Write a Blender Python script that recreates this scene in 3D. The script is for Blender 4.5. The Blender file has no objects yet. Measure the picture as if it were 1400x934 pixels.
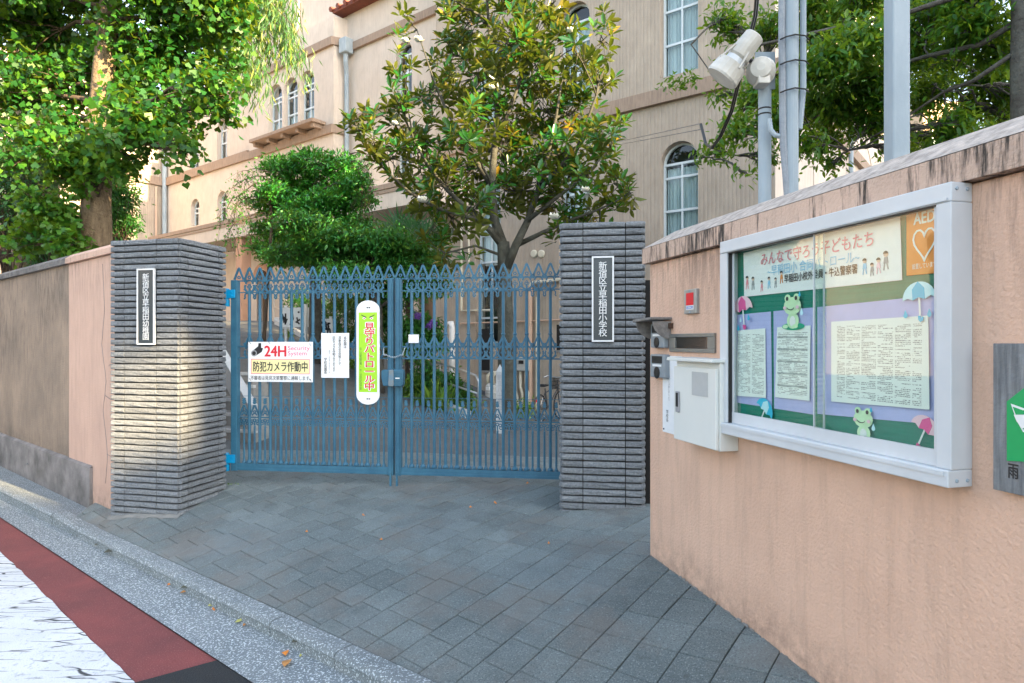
import bpy, math, random
import numpy as np
from mathutils import Vector, Matrix

random.seed(7); np.random.seed(7)
R = math.radians
scene = bpy.context.scene
COL = scene.collection
EYE, F, CX, CY = 1.6, 885.0, 700.0, 466.0

# ------------------------------------------------------------------ camera
cam_d = bpy.data.cameras.new('camera'); cam = bpy.data.objects.new('camera', cam_d); COL.objects.link(cam)
cam.location = (0, 0, EYE); cam.rotation_euler = (R(90), 0, 0)
cam_d.sensor_width = 36; cam_d.lens = 36 * F / 1400; cam_d.clip_start = .05; cam_d.clip_end = 3000
scene.camera = cam
# ------------------------------------------------------------------ sky, sun, exposure
SUN_EL = R(18); SUN_H = Vector((.80, -.60)).normalized()
SUN = Vector((SUN_H.x * math.cos(SUN_EL), SUN_H.y * math.cos(SUN_EL), math.sin(SUN_EL)))
world = bpy.data.worlds.new('World'); scene.world = world; world.use_nodes = True
wn = world.node_tree; bg = wn.nodes['Background']
sky = wn.nodes.new('ShaderNodeTexSky'); sky.sky_type = 'NISHITA'; sky.sun_disc = False
sky.sun_elevation = SUN_EL; sky.sun_rotation = math.atan2(SUN_H.x, SUN_H.y)
sky.air_density = 1.0; sky.dust_density = 2.0; sky.ozone_density = 1.0
hs = wn.nodes.new('ShaderNodeHueSaturation'); hs.inputs['Saturation'].default_value = .72
wn.links.new(sky.outputs[0], hs.inputs['Color']); wn.links.new(hs.outputs[0], bg.inputs['Color'])
bg.inputs['Strength'].default_value = .15
sl = bpy.data.lights.new('sun', 'SUN'); sl.energy = 5.0; sl.angle = R(.6); sl.color = (1, .74, .42)
so = bpy.data.objects.new('sun', sl); COL.objects.link(so); so.location = (20, -15, 30)
so.rotation_euler = SUN.to_track_quat('Z', 'Y').to_euler()
vs = scene.view_settings; vs.view_transform = 'Standard'; vs.look = 'None'; vs.gamma = 1; vs.exposure = 2.5
vs.use_curve_mapping = False
scene.cycles.use_denoising = True
scene.cycles.max_bounces = 8; scene.cycles.diffuse_bounces = 4; scene.cycles.transparent_max_bounces = 12
scene.cycles.sample_clamp_indirect = 6

# ------------------------------------------------------------------ helpers
def lin(h):
    h = h.lstrip('#'); o = []
    for i in (0, 2, 4):
        c = int(h[i:i + 2], 16) / 255
        o.append(c / 12.92 if c <= .04045 else ((c + .055) / 1.055) ** 2.4)
    return tuple(o)
def c4(c): return (c[0], c[1], c[2], 1)
def P(x, y, d): return Vector(((x - CX) / F * d, d, EYE - (y - CY) / F * d))

class Frame:
    """upright plane: x along it, y into it, z up"""
    def __init__(s, ox, oy, dx, dy):
        l = math.hypot(dx, dy); s.o = (ox, oy); s.x = (dx / l, dy / l); s.y = (-dy / l, dx / l)
        s.M = Matrix(((s.x[0], s.y[0], 0, ox), (s.x[1], s.y[1], 0, oy), (0, 0, 1, 0), (0, 0, 0, 1)))
    def px(s, x, y, off=0):
        d = ((x - CX) / F, 1)
        t = (s.o[0] * s.y[0] + s.o[1] * s.y[1] - off) / (d[0] * s.y[0] + s.y[1])
        q = (t * d[0] - s.o[0], t - s.o[1])
        return q[0] * s.x[0] + q[1] * s.x[1], EYE - (y - CY) / F * t
    def loc(s, X, Y):
        q = (X - s.o[0], Y - s.o[1]); return q[0] * s.x[0] + q[1] * s.x[1], q[0] * s.y[0] + q[1] * s.y[1]
    def w(s, a, b, z=0): return s.M @ Vector((a, b, z))

RW = Frame(.841, 3.96, .26, -1)                    # wall with the notice board
FA = Frame(-3.0, (25.0 + 3.0) / 1.277, 1.277, -1)  # school facade
LW = Frame(-3.58, 5.86, 1.189, -1)                 # wall left of the gate, x runs to the pillar (s <= 0)
GA = Frame(-2.68, 6.2, 3.24, -.445)                # gate
SF = Frame(-.365, 3.045, .785, -.619)              # street; y<0 is the carriageway side
LP = Frame(-3.537, 5.729, .970, -.242)             # left pillar front
RP = Frame(.389, 5.06, math.cos(R(9)), -math.sin(R(9)))

# ground heights: thin-plate spline through points read off walls, pillars and kerb
_c = np.array([(-.365, 3.045, 0), (-1.714, 4.057, 0), (-3.13, 5.225, 0), (-3.61, 5.66, 0), (.96, 2.0, 0), (2.2, 1.0, 0),
    (-2.858, 5.56, .105), (-2.72, 6.12, .2), (.389, 5.06, .28), (1.006, 4.96, .33), (.841, 3.96, .298), (1.208, 2.546, .254),
    (1.5, 1.5, .2), (-1.06, 5.97, .275), (-2.6, 6.3, .235), (.56, 5.75, .33), (.3, 3.5, .156), (-3.54, 5.73, .05),
    (-3.2, 8.4, .31), (-5, 13, 1.05), (-8.33, 22, 2.3), (-11, 25, 2.35), (-4.6, 17.25, 1.2), (-.85, 12.5, .13), (0, 9.5, .15),
    (1, 14, -.2), (1, 18, -.4), (4, 14, -.35), (4, 9, .0), (3, 5, .2), (-6, 10, .9), (-9, 12, 1.0), (-12, 18, 1.6), (8, 12, -.3), (-6, 8.4, .4)], float)
def _U(r2): return np.where(r2 > 1e-12, r2 * np.log(np.maximum(r2, 1e-12)), 0)
_n = len(_c); _K = _U(((_c[:, None, :2] - _c[None, :, :2]) ** 2).sum(-1)) + 2e-3 * np.eye(_n)
_P = np.hstack([np.ones((_n, 1)), _c[:, :2]])
_w = np.linalg.solve(np.vstack([np.hstack([_K, _P]), np.hstack([_P.T, np.zeros((3, 3))])]), np.concatenate([_c[:, 2], np.zeros(3)]))
def gz(x, y):
    d2 = (x - _c[:, 0]) ** 2 + (y - _c[:, 1]) ** 2
    return float(_w[:_n] @ _U(d2) + _w[_n] + _w[_n + 1] * x + _w[_n + 2] * y)

WM = {}
class MB:
    def __init__(s): s.v = []; s.f = []
    def add(s, v, f, M=None):
        o = len(s.v)
        s.v += [tuple(M @ Vector(p)) for p in v] if M is not None else [tuple(p) for p in v]
        s.f += [tuple(i + o for i in q) for q in f]; return s
    def box(s, x0, x1, y0, y1, z0, z1, M=None):
        return s.add([(x0, y0, z0), (x1, y0, z0), (x1, y1, z0), (x0, y1, z0), (x0, y0, z1), (x1, y0, z1), (x1, y1, z1), (x0, y1, z1)],
              [(0, 3, 2, 1), (4, 5, 6, 7), (0, 1, 5, 4), (1, 2, 6, 5), (2, 3, 7, 6), (3, 0, 4, 7)], M)
    def prism(s, poly, y0, y1, M=None):           # polygon in x,z extruded along y
        n = len(poly); v = [(p[0], y0, p[1]) for p in poly] + [(p[0], y1, p[1]) for p in poly]
        f = [tuple(range(n)), tuple(range(2 * n - 1, n - 1, -1))] + [(i, i + n, (i + 1) % n + n, (i + 1) % n) for i in range(n)]
        return s.add(v, f, M)
    def ribbon(s, pts, w, y0, y1, closed=False, M=None):   # flat bar along a path in x,z
        n = len(pts); v = []; f = []
        for i, p in enumerate(pts):
            a = pts[(i - 1) % n] if closed or i else p; b = pts[(i + 1) % n] if closed or i < n - 1 else p
            dx, dz = b[0] - a[0], b[1] - a[1]; l = math.hypot(dx, dz) or 1
            nx, nz = -dz / l * w / 2, dx / l * w / 2
            v += [(p[0] + nx, y0, p[1] + nz), (p[0] - nx, y0, p[1] - nz), (p[0] - nx, y1, p[1] - nz), (p[0] + nx, y1, p[1] + nz)]
        for i in range(n if closed else n - 1):
            a, b = i * 4, (i + 1) % n * 4
            for k in range(4): f.append((a + k, a + (k + 1) % 4, b + (k + 1) % 4, b + k))
        if not closed: f += [(3, 2, 1, 0), (n * 4 - 4, n * 4 - 3, n * 4 - 2, n * 4 - 1)]
        return s.add(v, f, M)
    def ring(s, x, z, r, w, y0, y1, n=10, M=None):
        return s.ribbon([(x + r * math.cos(k * 2 * math.pi / n), z + r * math.sin(k * 2 * math.pi / n)) for k in range(n)], w, y0, y1, True, M)
    def arc(s, x, z, r, a0, a1, w, y0, y1, n=6, M=None):
        return s.ribbon([(x + r * math.cos(R(a0 + (a1 - a0) * k / n)), z + r * math.sin(R(a0 + (a1 - a0) * k / n))) for k in range(n + 1)], w, y0, y1, False, M)
    def tube(s, pts, rad, n=8, M=None, cap=True):
        pts = [Vector(p) for p in pts]; m = len(pts)
        if not hasattr(rad, '__len__'): rad = [rad] * m
        v = []; f = []; up = None
        for i, p in enumerate(pts):
            d = (pts[min(i + 1, m - 1)] - pts[max(i - 1, 0)]).normalized()
            if up is None: up = d.orthogonal().normalized()
            up = (up - d * up.dot(d)); up = up.normalized() if up.length > 1e-6 else d.orthogonal().normalized()
            sd = d.cross(up)
            for k in range(n):
                a = 2 * math.pi * k / n; v.append(p + (up * math.cos(a) + sd * math.sin(a)) * rad[i])
        for i in range(m - 1):
            for k in range(n): f.append((i * n + k, i * n + (k + 1) % n, (i + 1) * n + (k + 1) % n, (i + 1) * n + k))
        if cap: f += [tuple(range(n - 1, -1, -1)), tuple(range((m - 1) * n, m * n))]
        return s.add(v, f, M)
    def lathe(s, prof, n=14, M=None):              # (r,z) about z
        v = []; f = []
        for r, z in prof: v += [(r * math.cos(2 * math.pi * k / n), r * math.sin(2 * math.pi * k / n), z) for k in range(n)]
        for i in range(len(prof) - 1):
            for k in range(n): f.append((i * n + k, i * n + (k + 1) % n, (i + 1) * n + (k + 1) % n, (i + 1) * n + k))
        f += [tuple(range(n - 1, -1, -1)), tuple(range((len(prof) - 1) * n, len(prof) * n))]
        return s.add(v, f, M)
    def mesh(s, name='mesh', smooth=False):
        m = bpy.data.meshes.new(name); m.from_pydata(s.v, [], s.f); m.update()
        if smooth: m.polygons.foreach_set('use_smooth', [True] * len(m.polygons))
        return m
    def build(s, name, mat, parent=None, smooth=False, bevel=0, world=False, M=None):
        """world=True: vertices are world coordinates; else local to the parent"""
        if world and parent is not None:
            I = WM[parent].inverted(); s.v = [tuple(I @ Vector(p)) for p in s.v]
        o = link(name, s.mesh(name, smooth), mat, parent, M if not (world and parent) else None)
        if bevel: bev(o, bevel)
        return o
def bev(o, w):
    b = o.modifiers.new('bevel', 'BEVEL'); b.width = w; b.segments = 2; b.limit_method = 'ANGLE'; b.angle_limit = R(40)
def link(name, mesh, mat, parent=None, M=None):
    o = bpy.data.objects.new(name, mesh); COL.objects.link(o)
    if mat is not None and not len(mesh.materials): mesh.materials.append(mat)
    o.parent = parent
    if M is not None: o.matrix_basis = M
    WM[o] = (WM[parent] if parent is not None else Matrix()) @ (M if M is not None else Matrix())
    return o
def tag(o, label=None, cat=None, group=None, kind=None):
    for k, v in (('label', label), ('category', cat), ('group', group), ('kind', kind)):
        if v: o[k] = v
    return o
def empty(name, M, label, cat, group=None):
    o = bpy.data.objects.new(name, None); COL.objects.link(o); o.empty_display_size = .1
    if not isinstance(M, Matrix): M = Matrix.Translation(Vector(M))
    o.matrix_basis = M; WM[o] = M.copy(); return tag(o, label, cat, group)
def T(x, y, z): return Matrix.Translation((x, y, z))
def at(fr, a, b, z): return fr.M @ T(a, b, z)

# text -> mesh, standing in the x,z plane and facing -y; fitted to a box
def text(s, x0, x1, z0, z1, y, vertical=False, bold=0., fit='both', lsp=1.0):
    if vertical: s = '\n'.join(s)
    cu = bpy.data.curves.new('t', 'FONT'); cu.body = s; cu.align_x = 'CENTER' if vertical else 'LEFT'
    cu.resolution_u = 3; cu.space_line = lsp
    ob = bpy.data.objects.new('t', cu); COL.objects.link(ob)
    dg = bpy.context.evaluated_depsgraph_get(); me = bpy.data.meshes.new_from_object(ob.evaluated_get(dg))
    n = len(me.vertices); co = np.zeros(n * 3); me.vertices.foreach_get('co', co); co = co.reshape(-1, 3)
    fs = [tuple(p.vertices) for p in me.polygons]
    bpy.data.objects.remove(ob); bpy.data.curves.remove(cu); bpy.data.meshes.remove(me)
    m = MB()
    if n == 0: return m
    a, b = co.min(0), co.max(0); sx = (x1 - x0) / max(b[0] - a[0], 1e-6); sz = (z1 - z0) / max(b[1] - a[1], 1e-6)
    base = [(x0 + (p[0] - a[0]) * sx, y, z0 + (p[1] - a[1]) * sz) for p in co]
    m.add(base, fs)
    if bold:
        for k, (dx, dz) in enumerate(((1, 0), (-1, 0), (0, .7), (0, -.7))):
            m.add([(p[0] + dx * bold * sx, p[1] - .00003 * (k + 1), p[2] + dz * bold * sz) for p in base], fs)
    return m

# ------------------------------------------------------------------ materials
def nd(nt, typ, props=None, **ins):
    n = nt.nodes.new('ShaderNode' + typ)
    for k, v in (props or {}).items(): setattr(n, k, v)
    for k, v in ins.items():
        s = n.inputs[int(k[1:])] if k[0] == 'i' and k[1:].isdigit() else n.inputs[k.replace('_', ' ')]
        if isinstance(v, bpy.types.NodeSocket): nt.links.new(v, s)
        else: s.default_value = v
    return n
def new_mat(name):
    m = bpy.data.materials.new(name); m.use_nodes = True; nt = m.node_tree
    return m, nt, nt.nodes['Principled BSDF']
def ramp(nt, fac, stops, interp='LINEAR'):
    n = nd(nt, 'ValToRGB', None, Fac=fac); e = n.color_ramp; e.interpolation = interp
    while len(e.elements) < len(stops): e.elements.new(.5)
    for el, (p, c) in zip(e.elements, stops): el.position = p; el.color = c4(c) if len(c) == 3 else c
    return n.outputs[0]
def g(v): return (v, v, v)
def mixc(nt, fac, a, b, blend='MIX'):
    n = nt.nodes.new('ShaderNodeMix'); n.data_type = 'RGBA'; n.blend_type = blend
    for s, v in ((n.inputs[0], fac), (n.inputs[6], a), (n.inputs[7], b)):
        if isinstance(v, bpy.types.NodeSocket): nt.links.new(v, s)
        else: s.default_value = v if not isinstance(v, tuple) else c4(v)
    return n.outputs[2]
def math_(nt, op, a, b=0., c=0.):
    return nd(nt, 'Math', {'operation': op}, i0=a, i1=b, i2=c).outputs[0]
def pos(nt): return nd(nt, 'NewGeometry').outputs['Position']
def noise(nt, vec, scale, detail=3, rough=.55, sx=None):
    if sx: vec = nd(nt, 'Mapping', None, Vector=vec, Scale=sx).outputs[0]
    return nd(nt, 'TexNoise', None, Vector=vec, Scale=scale, Detail=detail, Roughness=rough).outputs[0]
def bump(nt, bs, h, strength, dist=.01):
    nt.links.new(nd(nt, 'Bump', None, Height=h, Strength=strength, Distance=dist).outputs[0], bs.inputs['Normal'])
def M(name, a, b=None, scale=6, rough=.75, bmp=0, bscale=60, bdist=.01, metal=0, rnd=0, stretch=None, local=False, sat=1):
    m, nt, bs = new_mat(name)
    p = nd(nt, 'TexCoord').outputs['Object'] if local else pos(nt)
    col = None
    b = b or tuple(c * .8 for c in a)
    f = noise(nt, p, scale, 4, .6, stretch)
    col = ramp(nt, f, [(.3, a), (.7, b)])
    if rnd:
        r = nd(nt, 'ObjectInfo').outputs['Random']
        v = nd(nt, 'MapRange', None, Value=r, i3=1 - rnd, i4=1 + rnd).outputs[0]
        col = nd(nt, 'HueSaturation', None, Color=col, Value=v).outputs[0]
    nt.links.new(col, bs.inputs['Base Color'])
    bs.inputs['Roughness'].default_value = rough; bs.inputs['Metallic'].default_value = metal
    if bmp: bump(nt, bs, noise(nt, p, bscale, 4, .6), bmp, bdist)
    return m
def flat(name, c, rough=.6, metal=0):
    m, nt, bs = new_mat(name)
    f = noise(nt, pos(nt), 25, 3)
    nt.links.new(ramp(nt, f, [(.3, tuple(x * .94 for x in c)), (.7, c)]), bs.inputs['Base Color'])
    bs.inputs['Roughness'].default_value = rough; bs.inputs['Metallic'].default_value = metal
    return m

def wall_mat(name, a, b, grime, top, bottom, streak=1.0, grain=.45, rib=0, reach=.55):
    """painted stucco: blotches, dark runs below the coping, splash dirt at the foot"""
    m, nt, bs = new_mat(name); p = pos(nt); z = nd(nt, 'SeparateXYZ', None, Vector=p).outputs[2]
    col = ramp(nt, noise(nt, p, 1.6, 5, .6), [(.3, a), (.72, b)])
    col = mixc(nt, math_(nt, 'MULTIPLY', ramp(nt, noise(nt, p, 5, 4, .7, (3, 3, .35)), [(.48, g(0)), (.74, g(1))]), .42), col, tuple(x * .6 for x in a))
    col = mixc(nt, math_(nt, 'MULTIPLY', ramp(nt, noise(nt, p, 2.4, 6, .72, (1, 1, .5)), [(.46, g(0)), (.66, g(1))]), .22), col, tuple(x * .7 for x in b))
    sn = math_(nt, 'ADD', math_(nt, 'MULTIPLY', noise(nt, p, 9, 4, .7, (4.5, 4.5, .5)), .75), math_(nt, 'MULTIPLY', noise(nt, p, 1.3, 3, .6), .45))
    st = ramp(nt, sn, [(.60, g(0)), (.74, g(1))])
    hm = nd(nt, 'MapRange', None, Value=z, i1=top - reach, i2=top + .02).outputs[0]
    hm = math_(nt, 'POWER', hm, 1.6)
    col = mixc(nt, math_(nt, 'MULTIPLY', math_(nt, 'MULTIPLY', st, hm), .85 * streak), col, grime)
    lm = nd(nt, 'MapRange', None, Value=z, i1=bottom + .22, i2=bottom - .02).outputs[0]
    lo = math_(nt, 'MULTIPLY', lm, ramp(nt, noise(nt, p, 14, 5, .7), [(.35, g(0)), (.7, g(1))]))
    col = mixc(nt, math_(nt, 'MULTIPLY', lo, .6), col, tuple(x * .7 for x in grime))
    nt.links.new(col, bs.inputs['Base Color']); bs.inputs['Roughness'].default_value = .85
    h = noise(nt, p, 75, 4, .55)
    if rib:
        u = nd(nt, 'VectorMath', {'operation': 'DOT_PRODUCT'}, i0=p, i1=(FA.x[0], FA.x[1], 0)).outputs[1]
        v = nd(nt, 'VectorMath', {'operation': 'DOT_PRODUCT'}, i0=p, i1=(FA.y[0], FA.y[1], 0)).outputs[1]
        w = math_(nt, 'PINGPONG', math_(nt, 'MULTIPLY', math_(nt, 'ADD', u, v), rib), .5)
        h = math_(nt, 'ADD', math_(nt, 'MULTIPLY', h, .25), math_(nt, 'SMOOTH_MIN', w, .28, .1))
        bump(nt, bs, h, grain, .03)
    else: bump(nt, bs, h, grain, .012)
    return m

MAT = {}
MAT['pink'] = wall_mat('pink stucco', (.72, .475, .345), (.63, .405, .29), (.06, .045, .035), 2.16, .28, .9, .55)
MAT['pinkcap'] = wall_mat('stained coping', (.66, .46, .35), (.50, .365, .285), (.05, .04, .033), 2.12, -1, 1.5, .5)
MAT['captop'] = M('weathered coping top', (.58, .50, .43), (.26, .225, .195), 22, .9, .4, 80, stretch=(1, 1, 1))
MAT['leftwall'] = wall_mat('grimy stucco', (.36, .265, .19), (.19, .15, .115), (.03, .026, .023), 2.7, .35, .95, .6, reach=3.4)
MAT['leftpink'] = wall_mat('cracked pink stucco', (.62, .41, .31), (.52, .34, .26), (.07, .06, .05), 2.4, .05, .7, .4)
MAT['plinth'] = M('mossy concrete plinth', (.10, .095, .09), (.27, .25, .24), 4, .92, .5, 50)
MAT['darkcap'] = M('blackened coping', (.07, .068, .066), (.20, .19, .18), 9, .9, .5, 60)
MAT['facade'] = wall_mat('ribbed tan facade', (.45, .375, .30), (.36, .30, .24), (.2, .15, .12), 30, -8, .3, .9, rib=10.5)
MAT['facade2'] = wall_mat('smooth pale facade', (.62, .535, .455), (.555, .475, .40), (.2, .15, .12), 30, -8, .3, .4, rib=3.2)
MAT['band'] = M('brown string course', (.36, .265, .20), (.25, .185, .14), 5, .9, .4, 30, stretch=(4, 4, .6))
MAT['reveal'] = M('salmon window reveal', (.60, .40, .29), (.54, .36, .26), 5, .85, .2)
MAT['porch'] = M('salmon porch wall', (.50, .29, .19), (.44, .25, .165), 3, .85, .2)
MAT['doorw'] = M('brown door', (.22, .125, .06), (.17, .095, .045), 6, .5)
MAT['stone'] = M('split face grey stone', (.30, .325, .345), (.17, .188, .204), 60, .9, 1.0, 150, .02, rnd=.14)
MAT['stonecore'] = M('dark mortar recess', (.03, .031, .033), (.045, .045, .045), 20, .95)
MAT['gate'] = M('blue gate paint', (.028, .125, .225), (.05, .17, .265), 7, .5, .2, 40, .004)
def gate_mat():
    m, nt, bs = new_mat('weathered blue gate paint'); p = pos(nt)
    col = ramp(nt, noise(nt, p, 6, 5, .65), [(.3, (.015, .09, .155)), (.7, (.034, .14, .215))])
    col = mixc(nt, math_(nt, 'MULTIPLY', ramp(nt, noise(nt, p, 38, 4, .7), [(.62, g(0)), (.72, g(1))]), .55), col, (.10, .22, .29))
    col = mixc(nt, math_(nt, 'MULTIPLY', ramp(nt, noise(nt, p, 55, 5, .75), [(.68, g(0)), (.73, g(1))]), .7), col, (.05, .045, .04))
    nt.links.new(col, bs.inputs['Base Color']); bs.inputs['Roughness'].default_value = .48
    bump(nt, bs, noise(nt, p, 70, 4, .6), .25, .003); return m
MAT['gate'] = gate_mat()
MAT['hinge'] = flat('bright blue hinge', (.0, .28, .56), .35)
MAT['steel'] = M('galvanised steel', (.27, .33, .37), (.36, .42, .46), 8, .8, .08, 90, metal=.0, stretch=(1, 1, .3))
MAT['alu'] = M('brushed aluminium', (.60, .63, .65), (.53, .56, .58), 4, .42, .03, 120, metal=.0)
MAT['stainless'] = flat('stainless tube', (.55, .55, .54), .3, .7)
MAT['white'] = flat('white paint', (.80, .80, .79), .45)
MAT['whitesheet'] = flat('white sign sheet', (.82, .83, .83), .35)
MAT['black'] = flat('black plastic', (.012, .012, .013), .4)
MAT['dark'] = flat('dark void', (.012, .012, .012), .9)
MAT['navy'] = flat('navy nameplate', (.018, .032, .045), .25)
MAT['silver'] = flat('silver lettering', (.72, .74, .75), .3)
MAT['red'] = flat('red print', (.68, .01, .025), .4)
MAT['pinkp'] = flat('pink print', (.78, .08, .2), .4)
MAT['yellow'] = flat('pale yellow print', (.85, .76, .38), .4)
MAT['lime'] = flat('lime green print', (.36, .68, .02), .35)
MAT['blackp'] = flat('black print', (.015, .015, .017), .5)
MAT['greenp'] = flat('dark green print', (.02, .16, .03), .5)
MAT['greyp'] = flat('grey print', (.33, .33, .34), .5)
MAT['bluep'] = flat('light blue print', (.25, .55, .78), .5)
MAT['rosep'] = flat('rose print', (.80, .28, .33), .5)
MAT['frog'] = flat('pale green card', (.60, .82, .52), .6)
MAT['teal'] = flat('green card', (.0, .42, .25), .6)
MAT['cyan'] = flat('cyan card', (.02, .48, .72), .6)
MAT['palecyan'] = flat('pale cyan card', (.52, .80, .88), .6)
MAT['magenta'] = flat('magenta card', (.75, .07, .28), .6)
MAT['palepink'] = flat('pale pink card', (.85, .55, .62), .6)
MAT['lavender'] = flat('lavender paper', (.45, .46, .75), .8)
MAT['orange'] = flat('orange poster', (.80, .26, .04), .5)
MAT['felt'] = M('green felt board', (.001, .17, .115), (.002, .215, .145), 30, .9, .4, 14, .01, stretch=(.2, .2, 6))
MAT['boxcream'] = M('cream painted steel', (.70, .71, .67), (.66, .67, .63), 3, .4)
MAT['boxgrey'] = flat('grey label', (.45, .46, .45), .5)
MAT['slotmetal'] = M('dull stainless slot', (.27, .265, .24), (.22, .215, .20), 12, .4, metal=.5)
MAT['intercom'] = flat('grey intercom plastic', (.26, .29, .31), .4)
MAT['hood'] = M('weathered hood', (.13, .12, .11), (.28, .26, .24), 24, .8, .4, 60)
MAT['lampw'] = M('weathered white enamel', (.68, .66, .60), (.44, .42, .37), 7, .5, .1, 40)
MAT['wood'] = M('grey weathered board', (.10, .105, .11), (.25, .26, .265), 10, .85, .5, 40, stretch=(6, 6, .5))
MAT['leafgreen'] = flat('sign green', (.0, .34, .095), .5)
MAT['rubber'] = flat('tyre rubber', (.02, .02, .02), .8)
MAT['pvc'] = flat('cream pvc pipe', (.62, .58, .46), .5)
MAT['pipew'] = flat('salmon conduit', (.55, .38, .28), .5)
MAT['meter'] = M('grey white meter enamel', (.50, .51, .49), (.42, .43, .41), 10, .5)
MAT['frame'] = flat('white window sash', (.66, .72, .74), .4)
MAT['curtain'] = M('pale curtain', (.55, .62, .66), (.40, .47, .52), 6, .9, .6, 8, .05, stretch=(6, 6, .1))
MAT['rooft'] = M('red roof tile', (.22, .06, .035), (.13, .04, .025), 6, .8)
MAT['lettblack'] = MAT['blackp']

def glass(name, tint=(.02, .03, .035), clear=False):
    m, nt, bs = new_mat(name)
    gl = nd(nt, 'BsdfGlossy', None, Roughness=.02, Color=(1, 1, 1, 1))
    fr = nd(nt, 'Fresnel', None, IOR=1.52)
    base = nd(nt, 'BsdfTransparent', None, Color=(.93, .97, .95, 1)) if clear else nd(nt, 'BsdfPrincipled', None, Base_Color=c4(tint), Roughness=.1)
    ff = math_(nt, 'MULTIPLY', math_(nt, 'MULTIPLY', fr.outputs[0], 1.15), math_(nt, 'SUBTRACT', 1.0, nd(nt, 'NewGeometry').outputs['Backfacing']))
    mx = nd(nt, 'MixShader', None, Fac=ff, i1=base.outputs[0], i2=gl.outputs[0])
    nt.links.new(mx.outputs[0], nt.nodes['Material Output'].inputs['Surface']); return m
MAT['glass'] = glass('clear glass', clear=True)
MAT['winglass'] = glass('window glass', clear=True)
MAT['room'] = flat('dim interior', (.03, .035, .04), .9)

def print_mat(name, lines, dens, paper=(.80, .82, .78), bars=0, cols=2):
    m, nt, bs = new_mat(name); o = nd(nt, 'TexCoord').outputs['Generated']
    s = nd(nt, 'SeparateXYZ', None, Vector=o); x, z = s.outputs[0], s.outputs[2]
    zl = math_(nt, 'MULTIPLY', z, lines); row = math_(nt, 'FLOOR', zl); fr = math_(nt, 'FRACT', zl)
    ln = math_(nt, 'GREATER_THAN', fr, .45)
    v = nd(nt, 'CombineXYZ', None, X=math_(nt, 'MULTIPLY', x, 150), Y=math_(nt, 'MULTIPLY', row, 7.3), Z=math_(nt, 'MULTIPLY', fr, 1.5)).outputs[0]
    w = math_(nt, 'GREATER_THAN', nd(nt, 'TexNoise', None, Vector=v, Scale=1.0, Detail=1).outputs[0], dens)
    big = math_(nt, 'GREATER_THAN', nd(nt, 'TexNoise', None, Vector=nd(nt, 'CombineXYZ', None, X=math_(nt, 'MULTIPLY', x, 5), Y=math_(nt, 'MULTIPLY', row, 3.1)).outputs[0], Scale=1).outputs[0], .45)
    def win(a, lo, hi): return math_(nt, 'MULTIPLY', math_(nt, 'GREATER_THAN', a, lo), math_(nt, 'LESS_THAN', a, hi))
    mg = math_(nt, 'MULTIPLY', win(x, .07, .93), win(z, .06, .92))
    cg = math_(nt, 'GREATER_THAN', math_(nt, 'FRACT', math_(nt, 'MULTIPLY', x, cols)), .1)
    k = math_(nt, 'MULTIPLY', math_(nt, 'MULTIPLY', ln, w), math_(nt, 'MULTIPLY', mg, math_(nt, 'MULTIPLY', big, cg)))
    col = mixc(nt, math_(nt, 'MULTIPLY', k, .78), paper, (.05, .055, .06))
    if bars:
        bb = math_(nt, 'MULTIPLY', mg, math_(nt, 'LESS_THAN', math_(nt, 'FRACT', math_(nt, 'MULTIPLY', z, bars)), .17))
        col = mixc(nt, math_(nt, 'MULTIPLY', bb, .55), col, (.12, .15, .15))
    nt.links.new(col, bs.inputs['Base Color']); bs.inputs['Roughness'].default_value = .7
    return m
MAT['print1'] = print_mat('printed newsletter', 50, .47)
MAT['print2'] = print_mat('printed bulletin with shaded rows', 46, .47, bars=6, cols=1)
MAT['print3'] = print_mat('printed timetable', 52, .47, cols=6)

def leaf_mat(name, stops, under=None, trans=.35, rough=.45):
    m, nt, bs = new_mat(name)
    t = nd(nt, 'Attribute', {'attribute_name': 'tint'}).outputs['Fac']
    col = ramp(nt, t, stops)
    tc = col
    if under:
        bf = nd(nt, 'NewGeometry').outputs['Backfacing']; col = mixc(nt, math_(nt, 'MULTIPLY', bf, .85), col, under)
    nt.links.new(col, bs.inputs['Base Color']); bs.inputs['Roughness'].default_value = rough
    tr = nd(nt, 'BsdfTranslucent', None, Color=mixc(nt, .5, tc, (.42, .50, .02)))
    mx = nd(nt, 'MixShader', None, Fac=trans, i1=bs.outputs[0], i2=tr.outputs[0])
    nt.links.new(mx.outputs[0], nt.nodes['Material Output'].inputs['Surface']); return m
MAT['ginkgo'] = leaf_mat('ginkgo leaves', [(0, (.006, .065, .009)), (.5, (.018, .125, .014)), (1, (.10, .25, .02))], trans=.4)
MAT['magnolia'] = leaf_mat('magnolia leaves', [(0, (.008, .07, .012)), (.6, (.020, .125, .016)), (.9, (.07, .18, .016)), (1, (.32, .20, .02))], under=(.10, .10, .02), trans=.22, rough=.2)
MAT['maki'] = leaf_mat('clipped evergreen leaves', [(0, (.008, .10, .014)), (.5, (.035, .25, .03)), (1, (.12, .42, .05))], trans=.22, rough=.35)
MAT['maple'] = leaf_mat('fine layered leaves', [(0, (.02, .15, .025)), (.6, (.045, .24, .04)), (1, (.16, .34, .04))], trans=.25)
MAT['cherry'] = leaf_mat('cherry leaves', [(0, (.016, .10, .010)), (.6, (.05, .20, .016)), (1, (.24, .34, .02))], trans=.5, rough=.4)
MAT['cedar'] = leaf_mat('cedar needles', [(0, (.02, .09, .03)), (.6, (.05, .15, .04)), (1, (.26, .29, .04))], trans=.3)
MAT['shrub'] = leaf_mat('dark shrub leaves', [(0, (.006, .06, .014)), (.6, (.015, .12, .02)), (1, (.05, .2, .03))], trans=.25)
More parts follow.
